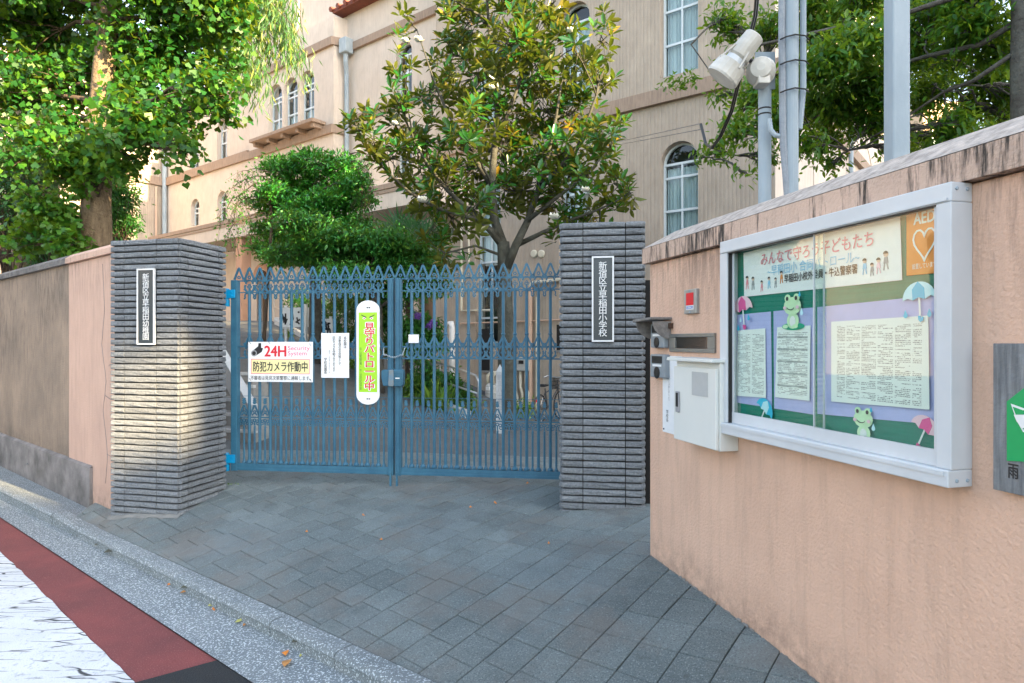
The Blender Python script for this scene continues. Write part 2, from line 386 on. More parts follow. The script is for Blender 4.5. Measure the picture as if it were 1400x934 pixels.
MAT['limeshrub'] = leaf_mat('bright ground cover', [(0, (.05, .16, .02)), (.6, (.10, .24, .03)), (1, (.2, .33, .04))], trans=.3)
MAT['palm'] = leaf_mat('palm fronds', [(0, (.012, .09, .03)), (1, (.03, .16, .05))], trans=.15, rough=.35)
MAT['hydr'] = leaf_mat('purple florets', [(0, (.12, .03, .30)), (1, (.22, .07, .45))], trans=.2)
MAT['petal'] = flat('cream petals', (.82, .80, .68), .5)
MAT['bark'] = M('furrowed bark', (.13, .09, .06), (.05, .036, .026), 9, .95, 1.0, 16, .04, stretch=(3, 3, .5))
MAT['palebark'] = M('pale furrowed bark', (.25, .18, .11), (.12, .085, .052), 9, .95, 1.0, 16, .04, stretch=(3, 3, .5))
MAT['darkbark'] = M('dark bark with lichen', (.055, .045, .038), (.12, .12, .10), 7, .95, .9, 22, .03)
MAT['mosstrunk'] = M('mossy grey trunk', (.038, .036, .026), (.085, .088, .07), 6, .95, .8, 25, .03)

# ground materials
def asphalt(name, a, b, sp, spscale, bmp=.6, thr=(.52, .62), cracks=None):
    m, nt, bs = new_mat(name); p = pos(nt)
    col = ramp(nt, noise(nt, p, 2.2, 5, .65), [(.3, a), (.7, b)])
    v = nd(nt, 'TexNoise', None, Vector=p, Scale=spscale, Detail=2, Roughness=.6).outputs[0]
    col = mixc(nt, ramp(nt, v, [(thr[0], g(0)), (thr[1], g(1))]), col, sp)
    if cracks:
        w = nd(nt, 'Mapping', None, Vector=p, Rotation=(0, 0, cracks[0]), Scale=(1.0, 7.5, 1)).outputs[0]
        w2 = nd(nt, 'VectorMath', {'operation': 'MULTIPLY_ADD'}, i0=nd(nt, 'TexNoise', None, Vector=p, Scale=5).outputs[1], i1=(.2, .35, .2), i2=w).outputs[0]
        ed = nd(nt, 'TexVoronoi', {'feature': 'DISTANCE_TO_EDGE'}, Vector=w2, Scale=1.4).outputs[0]
        br = noise(nt, p, 4, 3)
        k = math_(nt, 'MULTIPLY', ramp(nt, ed, [(.012, g(1)), (.028, g(0))]), ramp(nt, br, [(.42, g(0)), (.5, g(1))]))
        chip = ramp(nt, noise(nt, p, 11, 5, .7), [(.74, g(0)), (.76, g(1))])
        k = math_(nt, 'MAXIMUM', k, chip)
        col = mixc(nt, k, col, (.05, .06, .065))
    nt.links.new(col, bs.inputs['Base Color']); bs.inputs['Roughness'].default_value = .85
    bump(nt, bs, noise(nt, p, 140, 3, .6), bmp, .01); return m
MAT['paver'] = None
def paver_mat():
    m, nt, bs = new_mat('granite paving slab'); p = pos(nt)
    col = ramp(nt, noise(nt, p, 1.1, 4, .6), [(.35, (.115, .145, .147)), (.68, (.178, .212, .208))])
    r = nd(nt, 'ObjectInfo').outputs['Random']
    col = nd(nt, 'HueSaturation', None, Color=col, Value=nd(nt, 'MapRange', None, Value=r, i3=.84, i4=1.12).outputs[0]).outputs[0]
    col = mixc(nt, math_(nt, 'MULTIPLY', ramp(nt, noise(nt, p, 105, 3, .75), [(.54, g(0)), (.66, g(1))]), .6), col, (.36, .41, .41))
    col = mixc(nt, math_(nt, 'MULTIPLY', ramp(nt, noise(nt, p, 135, 3, .75), [(.53, g(0)), (.66, g(1))]), .75), col, (.022, .03, .031))
    wear = ramp(nt, noise(nt, p, .75, 3, .5), [(.5, g(0)), (.68, g(1))])
    col = mixc(nt, math_(nt, 'MULTIPLY', wear, .45), col, (.20, .235, .245))
    col = mixc(nt, math_(nt, 'MULTIPLY', ramp(nt, noise(nt, p, 3.5, 6, .75), [(.5, g(0)), (.7, g(1))]), .45), col, (.05, .062, .064))
    col = mixc(nt, math_(nt, 'MULTIPLY', ramp(nt, noise(nt, p, 1.7, 5, .7), [(.48, g(0)), (.62, g(1))]), .45), col, (.17, .15, .13))
    col = mixc(nt, math_(nt, 'MULTIPLY', ramp(nt, noise(nt, p, 9, 5, .7), [(.64, g(0)), (.70, g(1))]), .4), col, (.05, .055, .05))
    nt.links.new(col, bs.inputs['Base Color']); bs.inputs['Roughness'].default_value = .78
    bump(nt, bs, noise(nt, p, 110, 4, .75), .8, .008); return m
MAT['paver'] = paver_mat()
MAT['joint'] = M('dark mossy joint', (.045, .05, .045), (.09, .095, .06), 12, .95)
MAT['gutter'] = asphalt('exposed aggregate concrete', (.15, .185, .20), (.21, .245, .26), (.60, .66, .68), 88, .8, (.55, .61))
MAT['kerb'] = asphalt('aggregate kerb stone', (.15, .18, .19), (.21, .24, .25), (.56, .62, .64), 98, .8, (.56, .63))
MAT['road'] = asphalt('old asphalt', (.045, .05, .052), (.06, .065, .066), (.16, .17, .17), 150, .7, (.6, .7))
MAT['patch'] = asphalt('fresh asphalt patch', (.012, .016, .019), (.02, .025, .028), (.05, .055, .06), 150, .9, (.6, .75))
MAT['redp'] = asphalt('red road surfacing', (.24, .058, .055), (.15, .042, .044), (.36, .16, .14), 120, .8, (.6, .72))
MAT['whitep'] = asphalt('cracked white road paint', (.70, .72, .73), (.58, .605, .62), (.40, .425, .44), 38, .6, (.58, .74), cracks=(R(-28),))
MAT['yard'] = asphalt('grey drive paving', (.07, .078, .08), (.105, .112, .113), (.2, .21, .21), 90, .5, (.58, .7))
MAT['soil'] = M('bed soil', (.07, .055, .035), (.035, .05, .02), 5, .95, .5, 30)
MAT['ground'] = M('earth', (.09, .08, .06), (.06, .06, .045), 2, .95)
MAT['concrete'] = M('pale concrete', (.27, .27, .255), (.19, .19, .18), 7, .9, .3, 60)
MAT['whitekerb'] = M('white painted kerb', (.52, .53, .52), (.40, .415, .41), 6, .8)
MAT['mortar'] = M('grey mortar', (.24, .24, .225), (.16, .16, .15), 9, .95, .5, 60)
# ================================================================== SETTING
def sheet(name, poly, z, mat, frame=None):
    m = MB(); m.add([(frame.w(a, b, z) if frame else (a, b, z)) for a, b in poly], [tuple(range(len(poly)))])
    return tag(m.build(name, mat), kind='structure')
sheet('ground', [(-400, -400), (400, -400), (400, 400), (-400, 400)], -.9, MAT['ground'])
m = MB(); m.add([SF.w(a, b, z) for a, b, z in [(-90, -9, -.10), (60, -9, -.10), (60, -.10, -.10), (-90, -.10, -.10)]], [(0, 1, 2, 3)])
tag(m.build('road', MAT['road']), kind='structure')
def gp(x, y, z):
    Y = (EYE - z) * F / (y - CY); return SF.loc((x - CX) / F * Y, Y)
def along(a, b, s): return (s, a[1] + (b[1] - a[1]) * (s - a[0]) / (b[0] - a[0]))
gA, gB = gp(0, 707, -.09), gp(296, 902, -.09); wA, wB = gp(0, 752, -.09), gp(186, 932, -.09)
sheet('gutter', [along(gA, gB, -14), gA, gB, along(gA, gB, 6), (6, -.09), (-14, -.09)], -.082, MAT['gutter'], SF)
G2 = Vector(gB) + Vector((.0, .004)); W2 = Vector(wB)
sheet('red_strip', [along(wA, wB, -14), wA, tuple(W2), tuple(G2), (gA[0], gA[1] + .004), (-14, along(gA, gB, -14)[1] + .004)], -.092, MAT['redp'], SF)
wp = [(q, along(wA, wB, q)[1] + random.uniform(-.008, .004)) for q in np.linspace(wB[0], -14, 110)]
sheet('white_crossing_paint', wp + [(-14, -3.4), (wB[0] - .55, -3.4)], -.0885, MAT['whitep'], SF)
dv = (W2 - G2)
sheet('asphalt_patch', [tuple(G2 + Vector((.004, 0))), tuple(W2 + Vector((.004, 0))), (wB[0] - .53, -3.4), (6, -3.4), (6, along(gA, gB, 6)[1])], -.0875, MAT['patch'], SF)

# kerb stones, each its own piece
kr = tag(MB().box(-60, 30, -.108, -.008, -.3, -.03, SF.M).build('kerb', MAT['joint']), kind='structure')
s = -24.0
while s < 3:
    low = s > -4.2; L = .595
    hi0 = 0.004 if low else .03
    if -4.85 < s < -4.2: pass
    m = MB(); e = .012
    za, zb = hi0, hi0
    if -4.8 <= s <= -4.2: za, zb = .03, .004
    y0 = -.125 + random.uniform(-.003, .003)
    prof = [(-.006, -.2), (-.006, 0), (y0 + .035, 0), (y0 + .012, -.008), (y0, -.026), (y0 + .006, -.05), (y0 + .01, -.2)]
    v = []
    for x, zt in ((s + .003, za), (s + L, zb)): v += [(x, y, zt + z) for y, z in prof]
    n = len(prof); f = [tuple(range(n)), tuple(range(2 * n - 1, n - 1, -1))] + [(i, (i + 1) % n, (i + 1) % n + n, i + n) for i in range(n)]
    m.add(v, f, SF.M); m.build('kerb_stone', MAT['kerb'], kr)
    s += .6
sheet('pavement_strip', [(-40, -.004), (-2.9, -.004), (-2.9, .75), (-40, 1.6)], -.008, MAT['kerb'], SF)

# paved apron: every slab its own piece, clipped to the apron's outline
bed = MB(); GX = np.linspace(-4.4, 3.2, 39); GY = np.linspace(.8, 7.2, 34); idx = {}
def inside(x, y):
    return SF.loc(x, y)[1] > -.03 and (RW.loc(x, y)[1] < .16 or (y > 3.8 and x < 1.5)) and x > -4.05
for i, x in enumerate(GX):
    for j, y in enumerate(GY):
        idx[i, j] = len(bed.v); bed.v.append((x, y, gz(x, y) - .011))
for i in range(len(GX) - 1):
    for j in range(len(GY) - 1):
        if inside((GX[i] + GX[i + 1]) / 2, (GY[j] + GY[j + 1]) / 2): bed.f.append((idx[i, j], idx[i + 1, j], idx[i + 1, j + 1], idx[i, j + 1]))
apron = tag(bed.build('apron', MAT['joint']), kind='structure')
def clip(poly, nx, ny, c):        # keep nx*x+ny*y >= c
    out = []
    for i in range(len(poly)):
        a, b = poly[i], poly[(i + 1) % len(poly)]; da = nx * a[0] + ny * a[1] - c; db = nx * b[0] + ny * b[1] - c
        if da >= 0: out.append(a)
        if (da >= 0) != (db >= 0):
            t = da / (da - db); out.append((a[0] + t * (b[0] - a[0]), a[1] + t * (b[1] - a[1])))
    return out
AX = Vector((.67, .742)).normalized(); BX = Vector((-AX.y, AX.x))
def half(fr, val, sign): return (fr.y[0] * sign, fr.y[1] * sign, sign * (val + fr.o[0] * fr.y[0] + fr.o[1] * fr.y[1]))
HP = [half(SF, .002, 1), (1, 0, -4.0), half(GA, 1.6, -1), (0, 1, 1.0)]
slabs = []; TS = .203
for j in range(-40, 40):
    offj = random.choice([0, .5, .5, .33]) * TS
    for i in range(-40, 60):
        a, b = i * TS + offj, j * TS; gp = .0022 + random.uniform(0, .0012)
        q = [(a + gp, b + gp), (a + TS - gp, b + gp), (a + TS - gp, b + TS - gp), (a + gp, b + TS - gp)]
        q = [tuple(Vector((-.2, 3.4)) + AX * u + BX * v) for u, v in q]
        for h in HP:
            q = clip(q, *h)
            if len(q) < 3: break
        if len(q) > 2: q = clip(q, *half(RW, .1, -1)) if sum(p[1] for p in q) / len(q) < 3.8 else clip(q, -1, 0, -1.4)
        if len(q) < 3: continue
        ar = abs(sum(q[k][0] * q[(k + 1) % len(q)][1] - q[(k + 1) % len(q)][0] * q[k][1] for k in range(len(q)))) / 2
        if ar < .0012: continue
        cx = sum(p[0] for p in q) / len(q); cy = sum(p[1] for p in q) / len(q)
        slabs.append((ar / max(cy, .5) ** 3, q, cx, cy))
slabs.sort(key=lambda t: -t[0] if t[3] > 1.6 else 1)
rest = MB()
for k, (_, q, cx, cy) in enumerate(slabs):
    n = len(q); dz = random.uniform(-.0018, .0022); tx, ty = random.uniform(-.008, .008), random.uniform(-.008, .008)
    ins = []
    for p in q:
        d = Vector((cx - p[0], cy - p[1])); l = d.length or 1; ins.append((p[0] + d.x / l * .004, p[1] + d.y / l * .004))
    z = lambda p: gz(*p) + dz + tx * (p[0] - cx) + ty * (p[1] - cy)
    v = [(p[0], p[1], z(p)) for p in ins] + [(p[0], p[1], z(p) - .003) for p in q] + [(p[0], p[1], z(p) - .04) for p in q]
    f = [tuple(range(n))] + [(i, i + n, (i + 1) % n + n, (i + 1) % n) for i in range(n)] + [(i + n, i + 2 * n, (i + 1) % n + 2 * n, (i + 1) % n + n) for i in range(n)]
    if k < 300: mm = MB(); mm.add(v, f); mm.build('paving_slab', MAT['paver'], apron)
    else: rest.add(v, f)
if rest.v: tag(rest.build('paving_slabs', MAT['paver'], apron), kind='stuff')
# mortar skirt at the foot of the pillars
# school yard beyond the gate and behind the walls
yd = MB(); GX = np.linspace(-16, 16, 66); GY = np.linspace(4.0, 30, 60); idx = {}
for i, x in enumerate(GX):
    for j, y in enumerate(GY): idx[i, j] = len(yd.v); yd.v.append((x, y, gz(x, y) - .014))
for i in range(len(GX) - 1):
    for j in range(len(GY) - 1):
        x, y = (GX[i] + GX[i + 1]) / 2, (GY[j] + GY[j + 1]) / 2
        if x < -2.9: ok = LW.loc(x, y)[1] > .25 and y > 6.6
        elif x < 1.0: ok = GA.loc(x, y)[1] > .6
        else: ok = RW.loc(x, y)[1] > .35
        if ok: yd.f.append((idx[i, j], idx[i + 1, j], idx[i + 1, j + 1], idx[i, j + 1]))
tag(yd.build('schoolyard', MAT['yard'], smooth=True), kind='structure')

# ------------------------------------------------------------------ wall with the notice board
t = empty('boundary_wall', at(RW, 0, 0, 0), 'pink stucco boundary wall with streaked coping carrying the notice board', 'wall')
WL = 5.2; DEPTH = .22
m = MB().box(0, WL, 0, DEPTH, -.4, 2.072); m.build('wall', MAT['pink'], t, bevel=.012)
m = MB(); pr = [(-.035, 2.075), (-.035, 2.166), (.105, 2.256), (.255, 2.166), (.255, 2.075)]
n = len(pr); x0 = -.03
v = [(x0, y, z) for y, z in pr] + [(WL + .03, y, z) for y, z in pr]; v[2] = (x0 + .16, .105, 2.256)
m.add(v, [(0, 4, 3, 2, 1), (5, 6, 7, 8, 9), (0, 1, 6, 5), (3, 4, 9, 8), (4, 0, 5, 9)])
cp = m.build('coping', MAT['pinkcap'], t)
m = MB(); m.add([(v[1][0], v[1][1] - .001, v[1][2] + .002), (v[2][0], v[2][1], v[2][2] + .002), (v[7][0], v[7][1], v[7][2] + .002), (v[6][0], v[6][1] - .001, v[6][2] + .002),
                (v[3][0], v[3][1], v[3][2] + .002), (v[8][0], v[8][1], v[8][2] + .002)], [(0, 3, 2, 1), (1, 2, 5, 4), (0, 1, 4)])
m.build('coping_top', MAT['captop'], cp)
# ragged mortar at the foot, rust run below the pole
m = MB(); s = 0
while s < 2.6:
    w = random.uniform(.02, .07); q = RW.w(s, 0); zz = gz(q.x, q.y)
    if random.random() < .75:
        h = random.uniform(.002, .011); m.add([(s, -.006, zz), (s + w, -.006, gz(*RW.w(s + w, 0)[:2])), (s + w * .8, -.004, zz + h), (s + w * .3, -.004, zz + h * .8), (s, -.011, zz), (s + w, -.011, zz)], [(0, 1, 2, 3), (4, 5, 2, 3)])
    s += w
m.build('mortar_edge', MAT['mortar'], t)['kind'] = 'stuff'
# dark sheet added to paint the shade in the open slot between pillar and wall
m = MB().box(0, .16, 0, .02, .1, 2.08); tag(m.build('slot_shade', MAT['dark'], M=at(RP, .63, .10, 0)), 'narrow dark sheet added for the shade in the slot between nameplate pillar and wall', 'plate')

# ------------------------------------------------------------------ wall left of the gate
t = empty('roadside_wall', at(LW, 0, 0, 0), 'stained stucco roadside wall with blackened coping and grey plinth', 'wall')
sl0 = LW.px(128, 600)[0]; s95 = LW.px(95, 600)[0]
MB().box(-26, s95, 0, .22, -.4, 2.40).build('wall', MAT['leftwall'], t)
MB().box(s95, .12, -.006, .22, -.4, 2.398).build('end_panel', MAT['leftpink'], t, bevel=.006)
m = MB().box(-26, sl0, -.035, .1, -.4, .385); m.add([(-26, -.035, .385), (sl0, -.035, .385), (sl0, -.001, .405), (-26, -.001, .405)], [(0, 1, 2, 3)])
m.build('plinth', MAT['plinth'], t)
pr = [(-.04, 2.402), (-.04, 2.455), (.02, 2.50), (.20, 2.50), (.26, 2.455), (.26, 2.402)]; n = len(pr)
for nm, xa, xb, mt in (('coping', -26, s95 - .001, 'darkcap'), ('coping_end', s95, .05, 'leftpink')):
    m = MB(); m.add([(xa, y, z) for y, z in pr] + [(xb, y, z) for y, z in pr], [tuple(range(n - 1, -1, -1)), tuple(range(n, 2 * n))] + [(i, (i + 1) % n, (i + 1) % n + n, i + n) for i in range(n)])
    m.build(nm, MAT[mt], t)
# cracks in the end panel: thin open seams
for path in ([(75, 360), (78, 420), (74, 470), (80, 520), (76, 560), (82, 620), (79, 660)], [(84, 500), (84.5, 498), (93, 495)], [(86, 420), (90, 415), (96, 428)], [(81, 620), (88, 624), (97, 620)], [(79, 540), (86, 545), (94, 536)]):
    pts = [LW.px(x + 65, y, .008) for x, y in path]; pp = []
    for (a, b) in zip(pts, pts[1:]):
        for k in range(4): pp.append((a[0] + (b[0] - a[0]) * k / 4 + random.uniform(-.006, .006), a[1] + (b[1] - a[1]) * k / 4))
    pp.append(pts[-1]); MB().ribbon(pp, .005, -.0085, -.004).build('crack', MAT['plinth'], t)

# ------------------------------------------------------------------ pillars of split-faced bricks
CH = .0545; BH = .0438
_bm = {}
def brick_mesh(L, var):
    key = (round(L, 3), var)
    if key in _bm: return _bm[key]
    rs = random.Random(hash(key) & 0xffff); nx = max(2, min(5, int(L / .07)))
    pr = [(.016, 0), (-.012, .0012), (-.0175, .008), (-.019, .021), (-.0175, .034), (-.0125, .0422), (.016, BH)]
    v = []; f = []; k = len(pr)
    for i in range(nx + 1):
        x = L * i / nx
        for j, (y, z) in enumerate(pr):
            e = .0042 if 0 < j < k - 1 else 0
            v.append((x, y + rs.uniform(-e, e), z + rs.uniform(-e, e) * .35))
    for i in range(nx):
        for j in range(k - 1): f.append((i * k + j, i * k + j + 1, (i + 1) * k + j + 1, (i + 1) * k + j)[::-1])
    f += [tuple(range(k)), tuple(range((nx + 1) * k - 1, nx * k - 1, -1))]
    m = MB(); m.add(v, f); me = m.mesh('brick', False); me.materials.append(MAT['stone']); _bm[key] = me; return me
def pillar(fr, W, D, top, bottom, front, side, side_face, label):
    """front: brick lengths along the front; side: along the visible or left flank"""
    t = empty('gate_pillar', at(fr, 0, 0, bottom), label, 'pillar', 'gate pillars')
    I = bottom
    MB().box(.012, W - .012, .012, D - .012, -.25, top - bottom - .006).build('core', MAT['stonecore'], t)
    n = int((top - bottom) / CH) + 1; st = MB()
    for c in range(n):
        z = top - BH - c * CH - I; x = 0
        if z < -.12: break
        for L in front:
            e = .0032; o = link('brick', brick_mesh(L - 2 * e, random.randrange(6)), MAT['stone'], t, T(x + e, 0, z)); x += L
        if side_face == 'right': B = Matrix(((0, -1, 0, W), (1, 0, 0, 0), (0, 0, 1, 0), (0, 0, 0, 1)))
        else: B = Matrix(((0, 1, 0, 0), (-1, 0, 0, D), (0, 0, 1, 0), (0, 0, 0, 1)))
        x = 0
        for L in side:
            o = link('brick', brick_mesh(L - .0064, random.randrange(6)), MAT['stone'], t, B @ T(x + .0032, 0, z)); x += L
        # the two flanks nobody sees from the street
        C = Matrix(((-1, 0, 0, W), (0, -1, 0, D), (0, 0, 1, 0), (0, 0, 0, 1)))
        E = Matrix(((0, 1, 0, 0), (-1, 0, 0, D), (0, 0, 1, 0), (0, 0, 0, 1))) if side_face == 'right' else Matrix(((0, -1, 0, W), (1, 0, 0, 0), (0, 0, 1, 0), (0, 0, 0, 1)))
        for Q, L in ((C, W), (E, D)):
            me = brick_mesh(L, 0); st.add([tuple(p.co) for p in me.vertices], [tuple(p.vertices) for p in me.polygons], Q @ T(0, 0, z))
    tag(st.build('brick_courses', MAT['stone'], t, smooth=True), kind='stuff')
    return t
LPt = pillar(LP, .70, .58, 2.489, .0, (.145, .335, .22), (.085, .39, .105), 'right', 'grey split-brick gate pillar with kindergarten nameplate at the end of the roadside wall')
RPt = pillar(RP, .625, .60, 2.523, .2, (.165, .325, .135), (.1, .37, .13), 'left', 'grey split-brick gate pillar with elementary school nameplate beside the notice board wall')
# mortar bedding round the left pillar's foot
m = MB(); n = 10; vv = []
for i in range(n + 1):
    a = -.03 + .76 * i / n; o_ = -.035 - random.uniform(0, .03)
    for b, dz in ((o_, .003), (-.005, .022)):
        q = LP.w(a, b); vv.append((q.x, q.y, gz(q.x, q.y) + dz))
m.add(vv, [(2 * i, 2 * i + 2, 2 * i + 3, 2 * i + 1) for i in range(n)]); m.build('mortar_skirt', MAT['mortar'], LPt, world=True)

def nameplate(fr, x0, x1, y0, y1, txt, label):
    a, zt = fr.px(x0, y0, .04); b, zb = fr.px(x1, y1, .04); w, h = b - a, zt - zb
    t = empty('nameplate', at(fr, a, -.025, zb), label, 'nameplate')
    MB().box(0, w, -.012, .012, 0, h).build('plate', MAT['navy'], t)
    m = MB(); e = .010
    m.box(-.002, w + .002, -.018, -.0005, h - e, h + .002).box(-.002, w + .002, -.018, -.0005, -.002, e).box(-.002, e, -.018, -.0005, e, h - e).box(w - e, w + .002, -.018, -.0005, e, h - e)
    m.build('rim', MAT['silver'], t)
    text(txt, w * .31, w * .69, h * .06, h * .94, -.0135, True, .006, lsp=.9).build('lettering', MAT['silver'], t)
nameplate(LP, 187.3, 210.8, 367, 470, '新宿区立早稲田幼稚園', 'navy nameplate lettered 新宿区立早稲田幼稚園 on the pillar by the roadside wall')
nameplate(RP, 809.5, 839, 350, 466, '新宿区立早稲田小学校', 'navy nameplate lettered 新宿区立早稲田小学校 on the pillar by the notice board')

# ------------------------------------------------------------------ gate
def gate_units():
    y0, y1 = -.007, .007; U = {}
    m = MB()                                                # spear head over each bar
    m.prism([(-.006, .098), (0, .122), (.006, .098)], y0, y1)
    m.ribbon([(-.047, 0), (-.003, .108)], .017, y0, y1).ribbon([(.003, .108), (.047, 0)], .017, y0 + .001, y1 - .001)
    m.ring(0, .022, .0125, .009, y0 + .002, y1 - .002, 8); U['spike'] = m
    m = MB()                                                # pierced panel below
    m.arc(0, -.052, .036, 0, 180, .014, y0 + .001, y1 - .001, 7)
    m.arc(0, -.082, .046, 150, 390, .013, y0, y1, 9)
    m.ribbon([(-.053, -.03), (-.04, -.012), (-.053, .006)], .022, y0, y1).ribbon([(.053, .006), (.04, -.012), (.053, -.03)], .022, y0, y1)
    m.ring(0, -.062, .009, .007, y0 + .002, y1 - .002, 7).ring(-.0145, -.079, .008, .006, y0 + .002, y1 - .002, 7).ring(.0145, -.079, .008, .006, y0 + .002, y1 - .002, 7)
    m.box(-.008, .008, y0, y1, -.13, -.085)
    m.ribbon([(-.0535, -.10), (-.035, -.115), (-.018, -.132), (0, -.137), (.018, -.132), (.035, -.115), (.0535, -.10)], .015, y0 - .001, y1 + .001)
    U['panel'] = m
    m = MB()                                                # paired scrolls hanging from the rail
    for s in (-1, 1):
        m.ribbon([(s * .008, -.142), (s * .03, -.141), (s * .043, -.152), (s * .046, -.168), (s * .042, -.182), (s * .053, -.196)], .011, y0 + .001, y1 - .001)
    U['scroll'] = m
    m = MB(); m.lathe([(.017, -.008), (.02, 0), (.017, .008), (.012, .014)], 8); U['collar'] = m
    m = MB()                                                # little crown between the bars
    m.prism([(-.006, 0), (-.017, .012), (-.012, .026), (-.018, .040), (-.007, .035), (-.016, .058), (-.006, .05), (0, .062), (.006, .05), (.016, .058), (.007, .035), (.018, .040), (.012, .026), (.017, .012), (.006, 0)], y0, y1)
    U['crown'] = m
    m = MB()
    m.ribbon([(-.047, -.112), (-.003, -.008)], .013, y0, y1).ribbon([(.003, -.008), (.047, -.112)], .013, y0 + .001, y1 - .001)
    m.arc(0, -.108, .022, 0, 180, .010, y0 + .001, y1 - .001, 6).ring(0, -.072, .011, .008, y0 + .002, y1 - .002, 8); U['gable'] = m
    m = MB()
    for a, b in ((0, -.150), (-.026, -.158), (.026, -.158), (-.032, -.182), (.032, -.182)): m.ring(a, b, .0125, .008, y0 + .001, y1 - .001, 8)
    m.box(-.006, .006, y0, y1, -.2, -.16); U['cluster'] = m
    out = {}
    for k, mm in U.items(): me = mm.mesh(k); me.materials.append(MAT['gate']); out[k] = me
    return out
GU = gate_units(); SP = .1065; ZT = EYE
def bar_mesh(r, h, name):
    m = MB(); m.lathe([(r * 1.9, 0), (r * 1.9, .012), (r, .03), (r, h)], 8); me = m.mesh(name, False); me.materials.append(MAT['gate']); return me
LBAR = bar_mesh(.0145, ZT + .47 - (ZT - 1.155), 'bar'); SBAR = bar_mesh(.0095, .355, 'short_bar')
def leaf(x0, label, flip):
    t = empty('gate_leaf', at(GA, x0, 0, 0), label, 'gate')
    W = 1.61; zb = ZT - 1.232
    def add(nm, me, x, z, sc=1.0):
        o = link(nm, me, MAT['gate'], t, T(x, 0, z) @ Matrix.Diagonal((1, 1, sc, 1))); return o
    hs, ms = (.002, W - .058) if not flip else (W - .068, .002)
    MB().box(hs, hs + .064, -.03, .03, zb, ZT + .585).build('hinge_stile', MAT['gate'], t, bevel=.004)
    s2 = MB().box(ms, ms + .054, -.028, .028, zb - .002, ZT + .585); s2.box(ms + .012, ms + .042, -.036, -.028, zb, ZT + .58)
    s2.build('meeting_stile', MAT['gate'], t, bevel=.003)
    m = MB().box(.056, W - .058, -.016, .016, zb + .004, zb + .07).box(.056, W - .058, -.026, -.016, zb + .006, zb + .03).box(.06, .26, -.02, -.016, zb + .004, zb + .074).box(W - .26, W - .06, -.02, -.016, zb + .004, zb + .074)
    m.build('bottom_rail', MAT['gate'], t, bevel=.002)
    x1 = .07 if not flip else .045
    lo, hi = .060, W - .058
    for nm, z, h in (('rail', .572, .012), ('rail', .462, .010), ('rail', -.055, .014), ('rail', -.162, .012), ('rail', -.728, .012), ('tie_wire', -.522, .004)):
        MB().box(lo, hi, -.006 if h > .005 else -.002, .006 if h > .005 else .002, ZT + z, ZT + z + h).build(nm, MAT['gate'], t)
    for k in range(15):
        x = x1 + k * SP
        add('spear_head', GU['spike'], x, ZT + .590)
        if 0 < k < 14:
            add('bar', LBAR, x, ZT - 1.155)
            add('pierced_panel', GU['panel'], x, ZT + .600); add('scroll', GU['scroll'], x, ZT + .600)
            add('collar', GU['collar'], x, ZT + .068); add('spear_head', GU['spike'], x, ZT - .045, .86); add('pierced_panel', GU['panel'], x, ZT - .022)
        if k < 14:
            xm = x + SP / 2
            if not lo + .01 < xm < hi - .01: continue
            add('crown', GU['crown'], xm, ZT - .597); add('gable', GU['gable'], xm, ZT - .598); add('ring_cluster', GU['cluster'], xm, ZT - .600)
            add('short_bar', SBAR, xm, ZT - 1.158)
    return t
GL = leaf(0, 'blue iron gate leaf carrying the camera warning sign', False)
GR = leaf(1.622, 'blue iron gate leaf without signs beside the elementary school pillar', True)
# hinges on the left leaf
for zc in (2.005, .435):
    m = MB(); m.lathe([(.026, .0), (.029, .005), (.029, .085), (.024, .098), (.01, .103)], 12, T(-.045, -.02, zc)); m.box(-.03, .05, -.042, -.03, zc + .008, zc + .088)
    for dz in (.03, .066): m.lathe([(.008, 0), (.008, .008)], 8, T(.02, -.042, zc + dz) @ Matrix.Rotation(R(90), 4, 'X'))
    h = m.build('hinge', MAT['hinge'], GL, bevel=.002)
    m = MB(); m.lathe([(.029, -.07), (.029, -.003)], 12, T(-.045, -.02, zc)); m.box(-.09, -.045, -.045, .0, zc - .07, zc - .006); m.build('hinge_pin', MAT['hinge'], h, bevel=.002)
# lock box over the meeting stiles
t = empty('gate_lock', at(GA, 1.615, -.05, 1.27), 'blue painted steel lock case over the meeting stiles of the gate', 'lock')
MB().prism([(-.10, 0), (-.085, -.075), (.09, -.078), (.105, -.06), (.105, .06), (.09, .075), (-.085, .072), (-.10, .06)], -.045, .02).build('case', MAT['gate'], t, bevel=.006)
m = MB()
for k in range(5): m.box(.02, .09, -.050, -.045, -.055 + k * .024, -.045 + k * .024)
m.build('rib', MAT['gate'], t)
MB().prism([(-.03, -.075), (.02, -.078), (.02, .072), (-.025, .070)], -.06, -.045).build('cover_strap', M('worn blue paint', (.09, .2, .29), (.2, .2, .18), 16, .5), t, bevel=.004)
MB().box(.035, .075, -.0525, -.051, -.008, .002).build('label_strip', MAT['white'], t)
# chain and tag
t = empty('chain', at(GA, 1.615, -.05, 1.475), 'grey steel chain looped round both meeting stiles', 'chain')
for k in range(13):
    a = -.085 + k * .0145; z = .012 * math.cos(k * .5) - .008
    Q = T(a, -.012, z) @ Matrix.Rotation(R(90 * (k % 2)), 4, 'X')
    m = MB(); m.tube([(.012 * math.cos(q * math.pi / 4), .006 * math.sin(q * math.pi / 4), 0) for q in range(9)], .0024, 5, Q, cap=False); m.build('chain_link', MAT['steel'], t)
for s in (-1, 1):
    MB().tube([(s * .085, -.01, .0), (s * .092, 0, .02), (s * .10, .02, .06), (s * .102, .045, .068)], .004, 6).build('chain_end', MAT['steel'], t)
